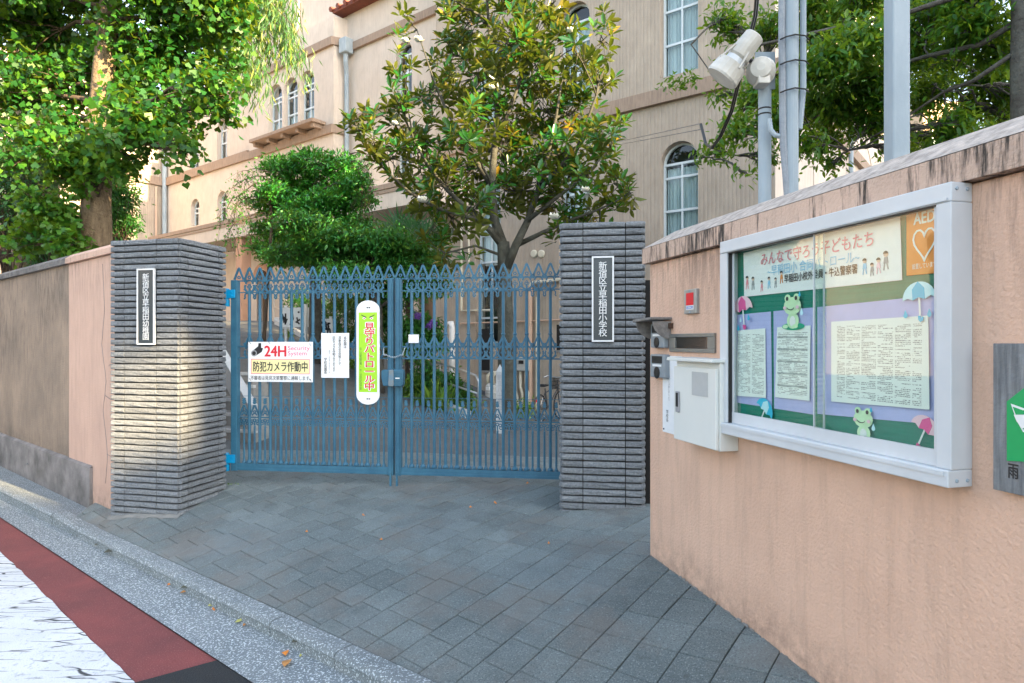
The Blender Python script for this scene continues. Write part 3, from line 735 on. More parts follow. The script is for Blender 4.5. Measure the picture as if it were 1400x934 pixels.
# drop bolts
for dx in (-.03, .03):
    q = GA.w(1.615 + dx, -.02); m = MB().box(-.008, .008, -.008, .008, gz(q.x, q.y) - .02, .40, T(1.615 + dx, -.04, 0)); m.build('drop_bolt', MAT['gate'], GL if dx < 0 else GR, M=T(-0 if dx < 0 else -1.622, 0, 0))

# ------------------------------------------------------------------ school building
def wall_open(m, s0, s1, z0, z1, ops, y, dep):
    """front of a wall with rectangular or arched openings and their reveals; ops: (a,b,[(za,zb,arch)])"""
    def quad(a, b, c, d): m.add([a, b, c, d], [(0, 1, 2, 3)])
    def rect(a, b, za, zb):
        if b - a > 1e-4 and zb - za > 1e-4: quad((a, y, za), (b, y, za), (b, y, zb), (a, y, zb))
    x = s0
    for a, b, ws in sorted(ops):
        rect(x, a, z0, z1); zc = z0
        for za, zb, arch in sorted(ws):
            rect(a, b, zc, za)
            quad((a, y, za), (b, y, za), (b, y + dep, za), (a, y + dep, za))
            r = (b - a) / 2; sp = zb - r if arch else zb
            for xx, fl in ((a, 0), (b, 1)):
                q = [(xx, y, za), (xx, y, sp), (xx, y + dep, sp), (xx, y + dep, za)]; quad(*(q if fl else q[::-1]))
            if arch:
                n = 12; pts = [(a + r - r * math.cos(math.pi * k / n), sp + r * math.sin(math.pi * k / n)) for k in range(n + 1)]
                for p, q in zip(pts, pts[1:]):
                    quad((p[0], y, p[1]), (q[0], y, q[1]), (q[0], y, zb), (p[0], y, zb))
                    quad((p[0], y, p[1]), (p[0], y + dep, p[1]), (q[0], y + dep, q[1]), (q[0], y, q[1]))
            else: quad((a, y, zb), (a, y + dep, zb), (b, y + dep, zb), (b, y, zb))
            zc = zb
        rect(a, b, zc, z1); x = b
    rect(x, s1, z0, z1)
def window(parent, a, b, za, zb, arch, y, rows, mull=True, curtain=(), fw=.05, inner=.35):
    """sash frame with transoms at the given heights; each pane a piece of its own"""
    r = (b - a) / 2; sp = zb - r if arch else zb; c = (a + b) / 2; f = MB(); y0, y1 = y, y + .06
    f.box(a, a + fw, y0, y1, za, sp).box(b - fw, b, y0, y1, za, sp).box(a + fw, b - fw, y0, y1, za, za + fw)
    if arch: f.arc(c, sp, r - fw / 2, 0, 180, fw, y0, y1, 12)
    else: f.box(a + fw, b - fw, y0, y1, zb - fw, zb)
    zs = [za + fw / 2] + list(rows) + ([sp] if arch and (not rows or sp - rows[-1] > .12) else []) + ([] if arch else [zb - fw / 2])
    for z in zs[1:len(zs) - (0 if arch else 1)]: f.box(a + fw, b - fw, y0 - .004, y1 - .004, z - fw * .55, z + fw * .55)
    if mull: f.box(c - fw * .4, c + fw * .4, y0 - .008, y1 - .008, za + fw, sp)
    w = f.build('window', MAT['frame'], parent)
    for z0, z1 in zip(zs, zs[1:]):
        for x0, x1 in (((a + fw, c - fw * .4), (c + fw * .4, b - fw)) if mull else ((a + fw, b - fw),)):
            MB().box(x0, x1, y0 + .025, y0 + .031, z0 + fw / 2, z1 - fw / 2).build('pane', MAT['winglass'], w)
    if arch:
        n = 12; rr = r - fw; zb0 = zs[-1]
        pts = [(c + rr * math.cos(math.pi * k / n), sp + rr * math.sin(math.pi * k / n)) for k in range(n + 1)]
        MB().prism(pts + [(c - rr, zb0 + fw / 2), (c + rr, zb0 + fw / 2)][0:0], y0 + .025, y0 + .031).build('pane', MAT['winglass'], w)
    for z0, z1 in curtain:
        v = []; n = 40
        for k in range(n + 1):
            x = a + fw + (b - a - 2 * fw) * k / n; yy = y0 + .12 + .025 * math.sin(k * 1.3) + .012 * math.sin(k * 2.9)
            v += [(x, yy, z0), (x, yy, z1)]
        m = MB(); m.add(v, [(2 * k, 2 * k + 2, 2 * k + 3, 2 * k + 1) for k in range(n)]); m.build('curtain', MAT['curtain'], w)
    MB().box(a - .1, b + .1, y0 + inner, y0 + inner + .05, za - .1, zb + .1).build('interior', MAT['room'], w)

SB = empty('school_building', FA.M, 'pale tan school building with arched windows and brown string courses behind the gate', 'building')
def fs(x, off=0): return FA.px(x, 466, off)[0]
def fz(x, y, off=0): return FA.px(x, y, off)[1]
sA, sB, sB2, sC, sC2, sD, sE = fs(226), fs(341), fs(341, .5), fs(456, .5), fs(475), fs(596, .9), fs(1060, .9)
BAY, MID, RB = -.5, 0., -.9
# stretch A
opsA = []
for xa, xb, yt, yb in ((260.7, 272.5, 272.5, 309), (297, 310.5, 262, 302)):
    opsA.append((fs(xa), fs(xb), [(fz(xa, yb), fz(xa, yt), True)]))
opsA2 = [(fs(xa), fs(xb), [(fz(xa, yb), fz(xa, yt), True)]) for xa, xb, yt, yb in ((261, 273, 180, 238), (297, 311, 165, 226))]
ops = [(o[0], o[1], o[2] + p[2]) for o, p in zip(opsA, [(0, 0, opsA2[0][2]), (0, 0, opsA2[1][2])])]
m = MB(); wall_open(m, sA, sB, -.9, 13.9, ops, 0, .3)
m.build('wall', MAT['facade2'], SB)
for a, b, ws in ops:
    for za, zb, ar in ws: window(SB, a, b, za, zb, ar, .2, [(za + zb) / 2], True, fw=.06)
# bay with the triple window
trip = [(366.8, 385.5, 114.6, 182), (387.5, 407, 105, 175.6), (409.6, 429.5, 95.3, 168)]
ops = []
zb3, zt3 = 9.95, 12.25
zb3 = sum(fz(x[1], x[3], .5) for x in trip) / 3; zt3 = sum(fz((x[0] + x[1]) / 2, x[2], .5) for x in trip) / 3
for x in trip: ops.append((fs(x[0], .5), fs(x[1], .5), [(zb3, zt3, True)]))
da, db = fs(351, .5), fs(366, .5)
ops.append((da, db, [(2.1, 4.6, True)]))
m = MB(); wall_open(m, sB2, sC, -.9, 13.75, ops, BAY, .3)
m.add([(sC, BAY, -.9), (sC2, 0, -.9), (sC2, 0, 13.75), (sC, BAY, 13.75)], [(0, 1, 2, 3)])
m.add([(sB2, BAY, -.9), (sB2, BAY, 13.75), (sB2, 0, 13.75), (sB2, 0, -.9)], [(0, 1, 2, 3)])
m.add([(sB2, BAY, 13.75), (sC, BAY, 13.75), (sC2, 0, 13.75), (sB2, 0, 13.75)], [(0, 1, 2, 3)])
m.build('bay_wall', MAT['facade2'], SB)
for a, b, ws in ops[:3]:
    for za, zb, ar in ws: window(SB, a, b, za, zb, ar, BAY + .2, [za + .75, za + 1.45], True, fw=.06, curtain=[(za, za + .7)])
MB().box(da, db, BAY + .28, BAY + .34, 2.1, 4.6).build('door', MAT['doorw'], SB)
m = MB(); m.arc((da + db) / 2, 4.6 - (db - da) / 2, (db - da) / 2 + .16, 0, 180, .22, BAY - .05, BAY, 14); m.build('door_arch', MAT['porch'], SB)
# balcony under the triple window
s0, s1 = fs(344, 1.0), fs(430, 1.0); zbal = zb3 - .22
bal = MB().box(s0, s1, BAY - .62, BAY, zbal, zbal + .12).build('balcony_slab', MAT['band'], SB)
for k in range(5):
    x = s0 + .1 + (s1 - s0 - .35) * k / 4; MB().prism([(0, 0), (0, 0)][:0] + [(x, zbal - .16), (x + .16, zbal - .16), (x + .16, zbal), (x, zbal)], BAY - .5, BAY).build('bracket', MAT['band'], bal)
# mid stretch
ops = [(fs(541), fs(563), [(fz(541, 243), fz(541, 172), True), (fz(541, 140), fz(541, 60), True)]), (fs(548 + 24), fs(592), [(1.0, 5.2, False)])]
m = MB(); wall_open(m, sC2, fs(600), -.9, 13.9, ops, MID, .3); m.build('wall', MAT['facade2'], SB)
for za, zb, ar in ops[0][2]: window(SB, ops[0][0], ops[0][1], za, zb, ar, .2, [(za + zb) / 2], True, fw=.06)
MB().box(ops[1][0], ops[1][1], .25, .3, 1.0, 5.2).build('doorway', MAT['doorw'], SB)
# right block
cw = .95
cols = []
for xc in (667, 785, 928):
    c = fs(xc, .9); cols.append((c - cw / 2, c + cw / 2, [(1.55, 6.35, True), (7.95, 10.6 if xc < 900 else 12.6, xc < 900)]))
vents = [(655.5, 669, 449, 506), (760.5, 771, 443, 478), ]
m = MB()
wall_open(m, sD, sE, -.9, 15.5, cols, RB, .32)
m.add([(sD, 0, -.9), (sD, RB, -.9), (sD, RB, 15.5), (sD, 0, 15.5)], [(0, 1, 2, 3)])
m.build('block_wall', MAT['facade'], SB)
for a, b, ws in cols:
    for za, zb, ar in ws:
        if za < 5: window(SB, a, b, za, zb, ar, RB + .2, [za + .75, za + 1.6, za + 2.4, za + 3.2, za + 4.0], True, curtain=[(za + 2.4, za + 4.25), (za + 3.0 - .75, za + 2.4)][:1])
        else: window(SB, a, b, za, zb, ar, RB + .2, [za + .82, za + 1.64] + ([za + 2.46, za + 3.28] if zb > 12 else []), True, curtain=[(za, zb - .4)])
for xa, xb, ya, yb in vents:
    a, zt = FA.px(xa, ya, .92); b, zb = FA.px(xb, yb, .92)
    v = MB().box(a, b, RB - .004, RB + .1, zb, zt).build('vent_shade', MAT['dark'], SB)  # wall left uncut; the opening's shade is painted as a flat dark box
    MB().box(a - .03, b + .03, RB - .03, RB - .0045, zb - .06, zb).build('vent_sill', MAT['concrete'], v)
for xc in (729, 739):
    a, z = FA.px(xc, 346, .95); MB().lathe([(.11, 0), (.11, .03), (.08, .05), (.03, .05)], 14, T(a, RB, z) @ Matrix.Rotation(R(90), 4, 'X')).build('vent_cap', MAT['pvc'], SB)
# side of the right block, running back
SI = Frame(*FA.w(sE, RB)[:2], FA.y[0], FA.y[1])
m = MB(); ops = []
def ss(x): return SI.px(x, 466)[0]
ops = [(ss(1100), ss(1113), [(-.5, SI.px(1106, 205)[1], True)]), (ss(1168), ss(1195), [(-.5, SI.px(1180, 190)[1], True)])]
wall_open(m, 0, 16, -.9, 15.5, ops, 0, .6); m.v = [tuple(FA.M.inverted() @ (SI.M @ Vector(p))) for p in m.v]
m.build('side_wall', MAT['facade2'], SB)
for a, b, ws in ops:
    m = MB().box(a - .1, b + .1, .6, .65, -.5, ws[0][1] + .1, FA.M.inverted() @ SI.M); m.build('recess_back', MAT['facade'], SB)
a = ss(1157.5); MB().tube([(a, -.12, -.5), (a, -.12, 14)], .07, 8, FA.M.inverted() @ SI.M).build('downpipe', MAT['steel'], SB)
# string courses
bands = []
for nm, xa, xb, off, z0, z1 in (('a', sA, sB - .001, 0, fz(226, 254.5), fz(226, 244)), ('b', sB2 - .1, sC + .02, .5, fz(445, 173, .5) - .32, fz(445, 173, .5)), ('c', sB2 - .1, sC + .02, .5, fz(445, 64, .5) - .05, fz(445, 64, .5) + .25),
        ('d', sC2, fs(600), 0, fz(513, 158), fz(513, 149)), ('e', sC2, fs(600), 0, fz(490, 66), fz(490, 56)), ('f', sD - .1, sE + .1, .9, 7.32, 7.66), ('g', sD - .1, sE + .1, .9, 12.9, 13.25), ('h', sA, sB - .001, 0, 12.7, 13.0)):
    MB().box(xa, xb, -off - .12, -off + .02, z0, z1).build('string_course', MAT['band'], SB)
    if nm in 'bc':
        m = MB(); n = (FA.y[0], FA.y[1])
        m.add([(sC + .02, BAY - .12, z0), (sC2 + .1, -.08, z0), (sC2 + .1, .02, z0), (sC + .02, BAY, z0), (sC + .02, BAY - .12, z1), (sC2 + .1, -.08, z1), (sC2 + .1, .02, z1), (sC + .02, BAY, z1)],
              [(0, 3, 2, 1), (4, 5, 6, 7), (0, 1, 5, 4), (1, 2, 6, 5), (2, 3, 7, 6), (3, 0, 4, 7)]); m.build('string_course', MAT['band'], SB)
m = MB().box(-.15, 16, -.12, .02, 7.32, 7.66, FA.M.inverted() @ SI.M); m.build('string_course', MAT['band'], SB)
# porch canopy with columns
p0, p1 = fs(205, 2.5), fs(592, 2.5); zt = fz(301, 303, 2.5); zl = zt - .70
can = MB().box(p0, p1, -2.5, -.52, zl, zt).build('porch_canopy', MAT['facade2'], SB)
MB().box(p0 - .05, p1 + .05, -2.56, -2.5, zt - .12, zt + .03).box(p0 - .03, p1 + .03, -2.53, -2.5, zt - .24, zt - .17).build('canopy_moulding', MAT['band'], can)
for xc in (333,):
    c = fs(xc, 2.2); MB().box(c - .2, c + .2, -2.4, -2.0, -.9, zl).build('porch_column', MAT['porch'], SB)
MB().box(p0, p1, -.508, -.505 + .004, -.9, zl).build('porch_back', MAT['porch'], SB) if False else None
# roof edge, gable above the bay, plaques
m = MB().box(sC2 - .3, fs(600), -.45, 6, 13.9, 14.05); rf = m.build('roof', MAT['rooft'], SB)
for k in range(26):
    x = sC2 - .3 + k * .42
    if x > fs(600): break
    MB().tube([(x, -.55, 14.02), (x, .9, 14.35)], .1, 6).build('roof_tile', MAT['rooft'], rf)
g0, g1 = sB - 1.5, fs(492)
MB().prism([(g0, 13.5), (g1, 13.5), (g1, 14.2), (g1 - .5, 14.2), (g1 - .5, 14.7), (g1 - 1.1, 14.7), (g1 - 1.3, 15.4), (g1 - 3.2, 17), (g0 + 3, 17), (g0, 14.5)], .02, .4).build('gable', MAT['facade2'], SB)
gx, gzz = FA.px(402, 22, 0); MB().prism([(gx - .45, gzz - .5), (gx, gzz - .95), (gx + .45, gzz - .5), (gx + .45, gzz + .5), (gx + .25, gzz + .85), (gx - .25, gzz + .85), (gx - .45, gzz + .5)], -.12, .02).build('shield_plaque', MAT['facade2'], SB, bevel=.05)
gx, gzz = FA.px(396, 66, .5); MB().lathe([(.42, 0), (.42, .08), (.3, .12), (.28, .09), (.1, .09)], 20, T(gx, BAY, gzz) @ Matrix.Rotation(R(90), 4, 'X')).build('round_plaque', MAT['facade2'], SB)
# downpipes and fittings
x = fs(481); MB().tube([(x, -.28, 12.3), (x, -.28, 12.0), (x - .1, -.16, 11.6), (x - .1, -.14, 6)], .085, 8).build('downpipe', MAT['steel'], SB)
MB().box(x - .2, x + .2, -.45, -.08, 12.3, 12.85).build('rain_hopper', MAT['steel'], SB, bevel=.03)
x = fs(227); MB().tube([(x + .15, -.14, 14), (x + .15, -.14, 2)], .11, 8).build('downpipe', MAT['steel'], SB)
# solid core and left wing
MB().box(sA - 6, sE - .02, 1.2, 13, -.9, 13.8).box(sD + .05, sE - .05, -.2, 1.3, 13.3, 15.4).build('core', MAT['facade2'], SB)
WG = Frame(*FA.w(sA, 0)[:2], FA.y[0], FA.y[1])
def ws_(x): return WG.px(x, 466)[0]
m = MB(); a, b = ws_(104), ws_(120); zt, zb = WG.px(112, 185)[1], WG.px(112, 238)[1]
wall_open(m, -20, 0, -.9, 14.5, [(a, b, [(zb, zt, False)]), (a - 5, b - 5, [(zb, zt, False)])], 0, .3); Q = FA.M.inverted() @ WG.M
m.v = [tuple(Q @ Vector(p)) for p in m.v]; m.build('wing_wall', MAT['facade'], SB)
for d in (0, 5):
    wt = MB().box(a - d, b - d, .2, .26, zb, zb + .08, Q).box(a - d, b - d, .2, .26, zt - .08, zt, Q).box(a - d, a - d + .08, .2, .26, zb, zt, Q).box(b - d - .08, b - d, .2, .26, zb, zt, Q).box((a + b) / 2 - d - .04, (a + b) / 2 - d + .04, .19, .25, zb, zt, Q).box(a - d, b - d, .19, .25, (za + zb) / 2, (za + zb) / 2 + .01, Q)
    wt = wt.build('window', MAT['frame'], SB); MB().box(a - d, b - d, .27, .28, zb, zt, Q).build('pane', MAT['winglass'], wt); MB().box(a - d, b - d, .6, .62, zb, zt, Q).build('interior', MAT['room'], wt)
z = fz(226, 254.5); MB().box(-20, 0, -.12, .02, z, z + .42, Q).build('string_course', MAT['band'], SB)
MB().tube([(ws_(212), -.1, z - .1), (ws_(212), -.1, 2)], .05, 6, Q).build('conduit', MAT['pipew'], SB)
MB().box(-20, -.05, 1.0, 9, -.9, 14.3, Q).build('wing_core', MAT['facade2'], SB)
# pipework low on the right block
def wp_(x, y, off=.97): a, z = FA.px(x, y, off); return (a, -off, z)
for pts, r, mt in (([(631, 300), (631, 424), (674, 423)], .04, 'pvc'), ([(629, 441.5), (700, 439), (775, 436)], .025, 'pipew'), ([(725, 390), (727, 386), (770, 381)], .05, 'pvc'), ([(725, 390), (725, 600)], .07, 'pipew'), ([(734, 405), (734, 560)], .035, 'pvc'), ([(641, 300), (641, 360)], .03, 'pvc')):
    MB().tube([wp_(*q) for q in pts], r, 6).build('conduit', MAT[mt], SB)
# far sunlit building seen between the trees on the right
t = empty('far_building', P(1285, 300, 52), 'sunlit orange building far behind the cherry tree', 'building')
FB = Frame(P(1262, 300, 52).x, 52, 1, .12)
m = MB().box(0, 4.2, 0, 8, -.9, 21, FB.M); m.build('wall', M('warm rendered wall', (.62, .42, .26), (.55, .36, .22), 2, .8), t, world=True)
for i in range(2):
    for j in range(5):
        w = MB().box(.6 + i * 1.9, 1.7 + i * 1.9, -.06, -.002, 5 + j * 3, 6.6 + j * 3, FB.M).build('window', MAT['frame'], t, world=True)
        MB().box(.7 + i * 1.9, 1.6 + i * 1.9, -.075, -.062, 5.1 + j * 3, 6.5 + j * 3, FB.M).build('pane', MAT['winglass'], w, world=True)

# ------------------------------------------------------------------ houses down and across the street (they shade the gate and show in the glass)
def house(fr, a, w, d, h, wall, label, rows, cols_):
    t = empty('street_house', fr.w(a + w / 2, 0, 0), label, 'house', 'houses across the street')
    MB().box(a, a + w, 0, d, -.9, h, fr.M).build('wall', wall, t, world=True)
    MB().box(a - .2, a + w + .2, -.25, d + .2, h, h + .25, fr.M).build('roof', MAT['darkcap'], t, world=True)
    for i in range(rows):
        for j in range(cols_):
            x0 = a + w * (j + .25) / cols_; x1 = a + w * (j + .75) / cols_; z0 = .9 + i * 3
            wn_ = MB().box(x0, x1, -.05, -.002, z0, z0 + 1.5, fr.M).build('window', MAT['frame'], t, world=True)
            MB().box(x0 + .06, x1 - .06, -.06, -.052, z0 + .06, z0 + 1.44, fr.M).build('pane', MAT['winglass'], wn_, world=True)
OP = Frame(*SF.w(0, -6.2)[:2], -SF.x[0], -SF.x[1])     # far side of the street, facing the school
cream = M('cream render', (.6, .54, .44), (.54, .48, .39), 2, .85); greyr = M('grey render', (.42, .42, .41), (.36, .36, .36), 2, .85); brickr = M('tan tile cladding', (.40, .27, .19), (.34, .23, .16), 3, .8)
for a, w, h, mt, lb, rows, cc in ((9, 8, 4.6, cream, 'low cream house across the street with a flat dark roof', 1, 3), (19, 9, 6.4, greyr, 'grey rendered house across the street, second along', 2, 3), (30, 10, 6.5, brickr, 'tan tiled house across the street, far along', 2, 4)):
    house(OP, a, w, 8, h, mt, lb, rows, cc)
SH = Frame(24.0, -18.0, SUN_H.y, -SUN_H.x)              # unseen blocks added sunward to keep direct sun off the gate and street
for a, w, h, mt, lb, rows, cc in ((-34, 15, 20, brickr, 'tall tan tiled block added out of view against the sun', 3, 5), (-18.6, 6.6, 20, greyr, 'tallest grey block added out of view against the sun', 6, 3), (-11.9, 9.05, 16.4, cream, 'tall cream block added out of view against the sun', 5, 4), (-2.3, 17, 16.4, greyr, 'tall grey block added out of view against the sun', 3, 5)):
    house(SH, a, w, 10, h, mt, lb, rows, cc)
LK = [o for o in bpy.data.objects if o.get('label') == 'tall cream block added out of view against the sun'][0]
MB().box(-2.851, -2.299, .5, .9, -.9, 12.45, SH.M).build('sun_mask_low', cream, LK, world=True); MB().box(-2.851, -2.299, .5, .9, 13.6, 16.3, SH.M).build('sun_mask_high', cream, LK, world=True)  # added out of view; opening between them shapes the left pillar's sun patch
# ================================================================== OBJECTS
def box_px(fr, x0, y0, x1, y1, off):
    """left/right s and mean top/bottom z of a rectangle given by its left-top and right-bottom pixels"""
    a, zt = fr.px(x0, y0, off); b, zb = fr.px(x1, y1, off); return a, b, zb, zt
# ---- signs on the gate
def gate_sign(x0, yt0, x1, yb0, off=.045):
    a, zt = GA.px(x0, yt0, off); b, _ = GA.px(x1, yt0, off); zb = GA.px(x0, yb0, off)[1]; return a, b, zb, zt
a, b, zb, zt = gate_sign(339, 466.5, 427.5, 521); w, h = b - a, zt - zb
t = empty('warning_sign', at(GA, a, -.04, zb), 'white rectangular sign reading 24H Security System with black camera drawing', 'sign')
MB().box(0, w, -.003, .003, 0, h).build('plate', MAT['whitesheet'], t, bevel=.002)
def tx(s, x0, x1, z0, z1, mat, nm='lettering', y=-.0045, W=None, H=None, par=None, **k): return text(s, x0 * w, x1 * w, z0 * h, z1 * h, y, **k).build(nm, mat, par or t)
tx('24H', .26, .59, .64, .90, MAT['red'], bold=.03); tx('Security\nSystem', .62, .955, .63, .90, MAT['pinkp'], lsp=.85)
m = MB().box(.045 * w, .955 * w, -.0036, -.003, .195 * h, .575 * h); m.build('red_frame', MAT['rosep'], t)
MB().box(.055 * w, .945 * w, -.0042, -.0036, .215 * h, .555 * h).build('yellow_panel', MAT['yellow'], t)
tx('防犯カメラ作動中', .085, .92, .26, .51, MAT['blackp'], bold=.022, y=-.0052); tx('不審者は発見次第警察に通報します。', .04, .97, .045, .155, MAT['blackp'], bold=.008)
m = MB().prism([(.07 * w, .77 * h), (.15 * w, .88 * h), (.235 * w, .84 * h), (.215 * w, .75 * h), (.13 * w, .66 * h)], -.0048, -.0038).prism([(.155 * w, .86 * h), (.165 * w, .97 * h), (.205 * w, .97 * h), (.205 * w, .85 * h)], -.0046, -.0038)
m.build('camera_drawing', MAT['blackp'], t); m = MB().ring(.095 * w, .715 * h, .036 * w, .02 * w, -.0058, -.005, 14); m.build('lens_drawing', MAT['greyp'], t); MB().prism([(.095 * w + .03 * w * math.cos(k * .524), .715 * h + .03 * w * math.sin(k * .524)) for k in range(12)], -.0062, -.0059).build('lens_drawing', MAT['blackp'], t)
for u, v in ((.03, .98), (.33, .98), (.96, .93), (.96, .06), (.03, .06)): MB().tube([(u * w - .01, -.006, v * h + .012), (u * w + .012, -.005, v * h - .012)], .0016, 5).build('wire_tie', MAT['black'], t)
a, b, zb, zt = gate_sign(439, 454.5, 477, 515.5); w, h = b - a, zt - zb
t = empty('paper_sign', at(GA, a, -.04, zb), 'plain white laminated notice with vertical Japanese text wired to the gate', 'sign')
MB().box(0, w, -.002, .002, 0, h).build('plate', MAT['whitesheet'], t)
for s_, x, z0, z1, sz in (('本校園は', .86, .66, .93, .075), ('児童生徒の安全対策として', .67, .28, .93, .075), ('防犯カメラを作動させております。', .46, .08, .93, .075), ('園児・児童の安全のため', .30, .10, .62, .045), ('学校長園長', .155, .08, .45, .075)):
    tx(s_, x - sz * .7, x + sz * .7, z0, z1, MAT['greyp'] if sz < .05 else MAT['blackp'], vertical=True, lsp=.9, y=-.003, bold=.012)
a, b, zb, zt = gate_sign(487.5, 410, 519, 552); w, h = b - a, zt - zb; r_ = w / 2
t = empty('patrol_sign', at(GA, a, -.045, zb), 'tall rounded white sign with lime panel and red 見守りパトロール中 lettering', 'sign')
pr = [(r_ + r_ * math.cos(R(q)), h - r_ * .8 + r_ * .8 * math.sin(R(q))) for q in range(0, 181, 15)] + [(r_ + r_ * math.cos(R(q)), r_ * .8 + r_ * .8 * math.sin(R(q))) for q in range(180, 361, 15)]
MB().prism(pr, -.004, .004).build('plate', MAT['whitesheet'], t)
MB().box(.10 * w, .90 * w, -.0052, -.004, .12 * h, .885 * h).build('lime_panel', MAT['lime'], t)
tx('見守りパトロール中', .34, .80, .135, .79, MAT['white'], 'lettering_outline', vertical=True, bold=.07, lsp=.88, y=-.0056)
tx('見守りパトロール中', .36, .78, .14, .785, MAT['red'], vertical=True, bold=.022, lsp=.88, y=-.0064)
tx('牛込警察署・牛込防犯協会', .14, .24, .14, .55, MAT['greenp'], vertical=True, lsp=.95, y=-.0058)
for sx in (-1, 1):
    c = .5 * w + sx * .16 * w; z = .835 * h
    MB().prism([(c - sx * .08 * w, z - .004), (c + sx * .13 * w, z + .022), (c + sx * .13 * w, z + .028), (c - sx * .1 * w, z + .006)], -.0062, -.0053).build('eyebrow_print', MAT['blackp'], t)
    MB().prism([(c - .09 * w, z - .004), (c, z - .02), (c + .09 * w, z - .004), (c, z + .006)], -.0058, -.0053).build('eye_print', MAT['white'], t)
    MB().prism([(c + .03 * w * math.cos(k * 1.05), z - .008 + .03 * w * math.sin(k * 1.05)) for k in range(6)], -.0064, -.0059).build('pupil_print', MAT['red'], t)
for v in (.93, .055): tx('■■', .44, .6, v - .006, v + .006, MAT['blackp'], 'fixing_hole')
a, b, zb, zt = gate_sign(558, 456.5, 572, 468); t = MB().box(0, b - a, -.002, .002, 0, zt - zb).build('small_tag', MAT['whitesheet'], M=at(GA, a, -.03, zb)); tag(t, 'small blank white tag hung on the gate beside the chain', 'tag')

# ---- things on the notice board wall
def on_wall(x0, x1, y, off): return RW.px(x0, y, off)[0], RW.px(x1, y, off)[0]
a, b = on_wall(935, 951.5, 411, .02); zt = RW.px(943, 394.5, .02)[1]; zb = RW.px(943, 428, .02)[1]; w, h = b - a, zt - zb
t = empty('alarm_plate', at(RW, a, 0, zb), 'small grey metal plate with red SECOM sticker on pink wall', 'plate')
MB().box(0, w, -.02, .01, 0, h).build('plate', M('grey metal plate', (.40, .40, .38), (.33, .33, .31), 20, .45, metal=.4), t, bevel=.004)
MB().box(.2 * w, .8 * w, -.0215, -.02, .34 * h, .85 * h).build('red_sticker', MAT['red'], t); MB().box(.2 * w, .8 * w, -.0214, -.02, .16 * h, .34 * h).build('white_sticker', MAT['white'], t)
tx('SECOM', .23, .77, .19, .31, flat('blue print', (.01, .12, .5), .5), y=-.0222, bold=.02)
for v in (.06, .93): MB().lathe([(.006, 0), (.006, .003)], 8, T(w / 2, -.02, v * h) @ Matrix.Rotation(R(90), 4, 'X')).build('screw', MAT['steel'], t)
a, b = on_wall(914.5, 976.5, 468, .012); zb, zt = RW.px(945, 481, .01)[1], RW.px(945, 455, .01)[1]; w, h = b - a, zt - zb
t = empty('letter_slot', at(RW, a, 0, zb), 'dull metal letter slot plate set into the wall above the cream box', 'letter slot')
m = MB(); e = .14 * w; f = .2 * h
m.box(0, w, -.012, .008, h - f, h).box(0, w, -.012, .008, 0, f).box(0, e, -.012, .008, f, h - f).box(w - e, w, -.012, .008, f, h - f); m.build('rim', MAT['slotmetal'], t, bevel=.003)
MB().box(e, w - e, .0, .004, f, h - f).build('flap', M('dark slot flap', (.17, .17, .155), (.13, .13, .12), 10, .5, metal=.4), t)
# intercoms
def intercom(x0, x1, yt, yb, label):
    a, b = on_wall(x0, x1, (yt + yb) / 2, .05); zb, zt = RW.px(x0, yb, .05)[1], RW.px(x0, yt, .05)[1]; w, h = b - a, zt - zb
    t = empty('intercom', at(RW, a, 0, zb), label, 'intercom')
    MB().prism([(0, 0), (w, 0), (w, h), (0, h)], -.04, 0).build('case', MAT['intercom'], t, bevel=.008)
    MB().box(.15 * w, .85 * w, -.0425, -.04, .62 * h, .92 * h).build('camera_window', MAT['black'], t, bevel=.001)
    MB().box(.2 * w, .8 * w, -.042, -.04, .48 * h, .57 * h).build('name_strip', MAT['white'], t)
    MB().lathe([(.2 * w, 0), (.2 * w, .003), (.12 * w, .006)], 12, T(w * .5, -.04, .22 * h) @ Matrix.Rotation(R(90), 4, 'X')).build('call_button', MAT['black'], t); return t, w, h
t, w, h = intercom(887, 904.5, 442, 474.5, 'grey intercom with camera under a weathered hood')
m = MB(); m.prism([(-.055, h + .01), (w + .03, h + .02), (w + .03, h + .034), (-.055, h + .026)], -.13, .0); m.build('hood_roof', MAT['hood'], t, bevel=.003)
for x in (-.04, w + .012):
    pts = [(-.0, h + .012)] + [(-.115 * math.cos(R(q)), h + .01 - .10 * math.sin(R(q))) for q in range(0, 91, 15)]
    mm = MB(); mm.add([(x, y, z) for y, z in pts] + [(x + .008, y, z) for y, z in pts], [tuple(range(len(pts))), tuple(range(2 * len(pts) - 1, len(pts) - 1, -1))] + [(i, (i + 1) % len(pts), (i + 1) % len(pts) + len(pts), i + len(pts)) for i in range(len(pts))])
    mm.build('hood_cheek', MAT['hood'], t)
MB().box(w + .02, w + .045, -.02, 0, h - .03, h + .0).build('hood_bracket', M('rusty bracket', (.10, .05, .03), (.05, .03, .02), 30, .9), t)
intercom(886.5, 906, 483, 514.5, 'grey intercom without a hood, fixed below the hooded one')
# paper notice behind the cream box
a, b = on_wall(906, 932, 540, .006); zb, zt = RW.px(910, 590, .006)[1], RW.px(910, 485.5, .006)[1]; w, h = b - a, zt - zb
t = empty('wall_notice', at(RW, a, 0, zb), 'tall white paper notice half hidden behind the cream box', 'notice')
MB().box(0, w, -.006, -.002, 0, h).build('sheet', MAT['whitesheet'], t)
tx('ごみはきちんと分別しましょう', .30, .40, .42, .88, MAT['greyp'], vertical=True, y=-.007); tx('学校長', .2, .32, .14, .3, MAT['blackp'], vertical=True, y=-.007)
for u, v in ((.07, .96), (.07, .04)): MB().lathe([(.006, 0), (.004, .004)], 8, T(u * w, -.006, v * h) @ Matrix.Rotation(R(90), 4, 'X')).build('pin', MAT['black'], t)
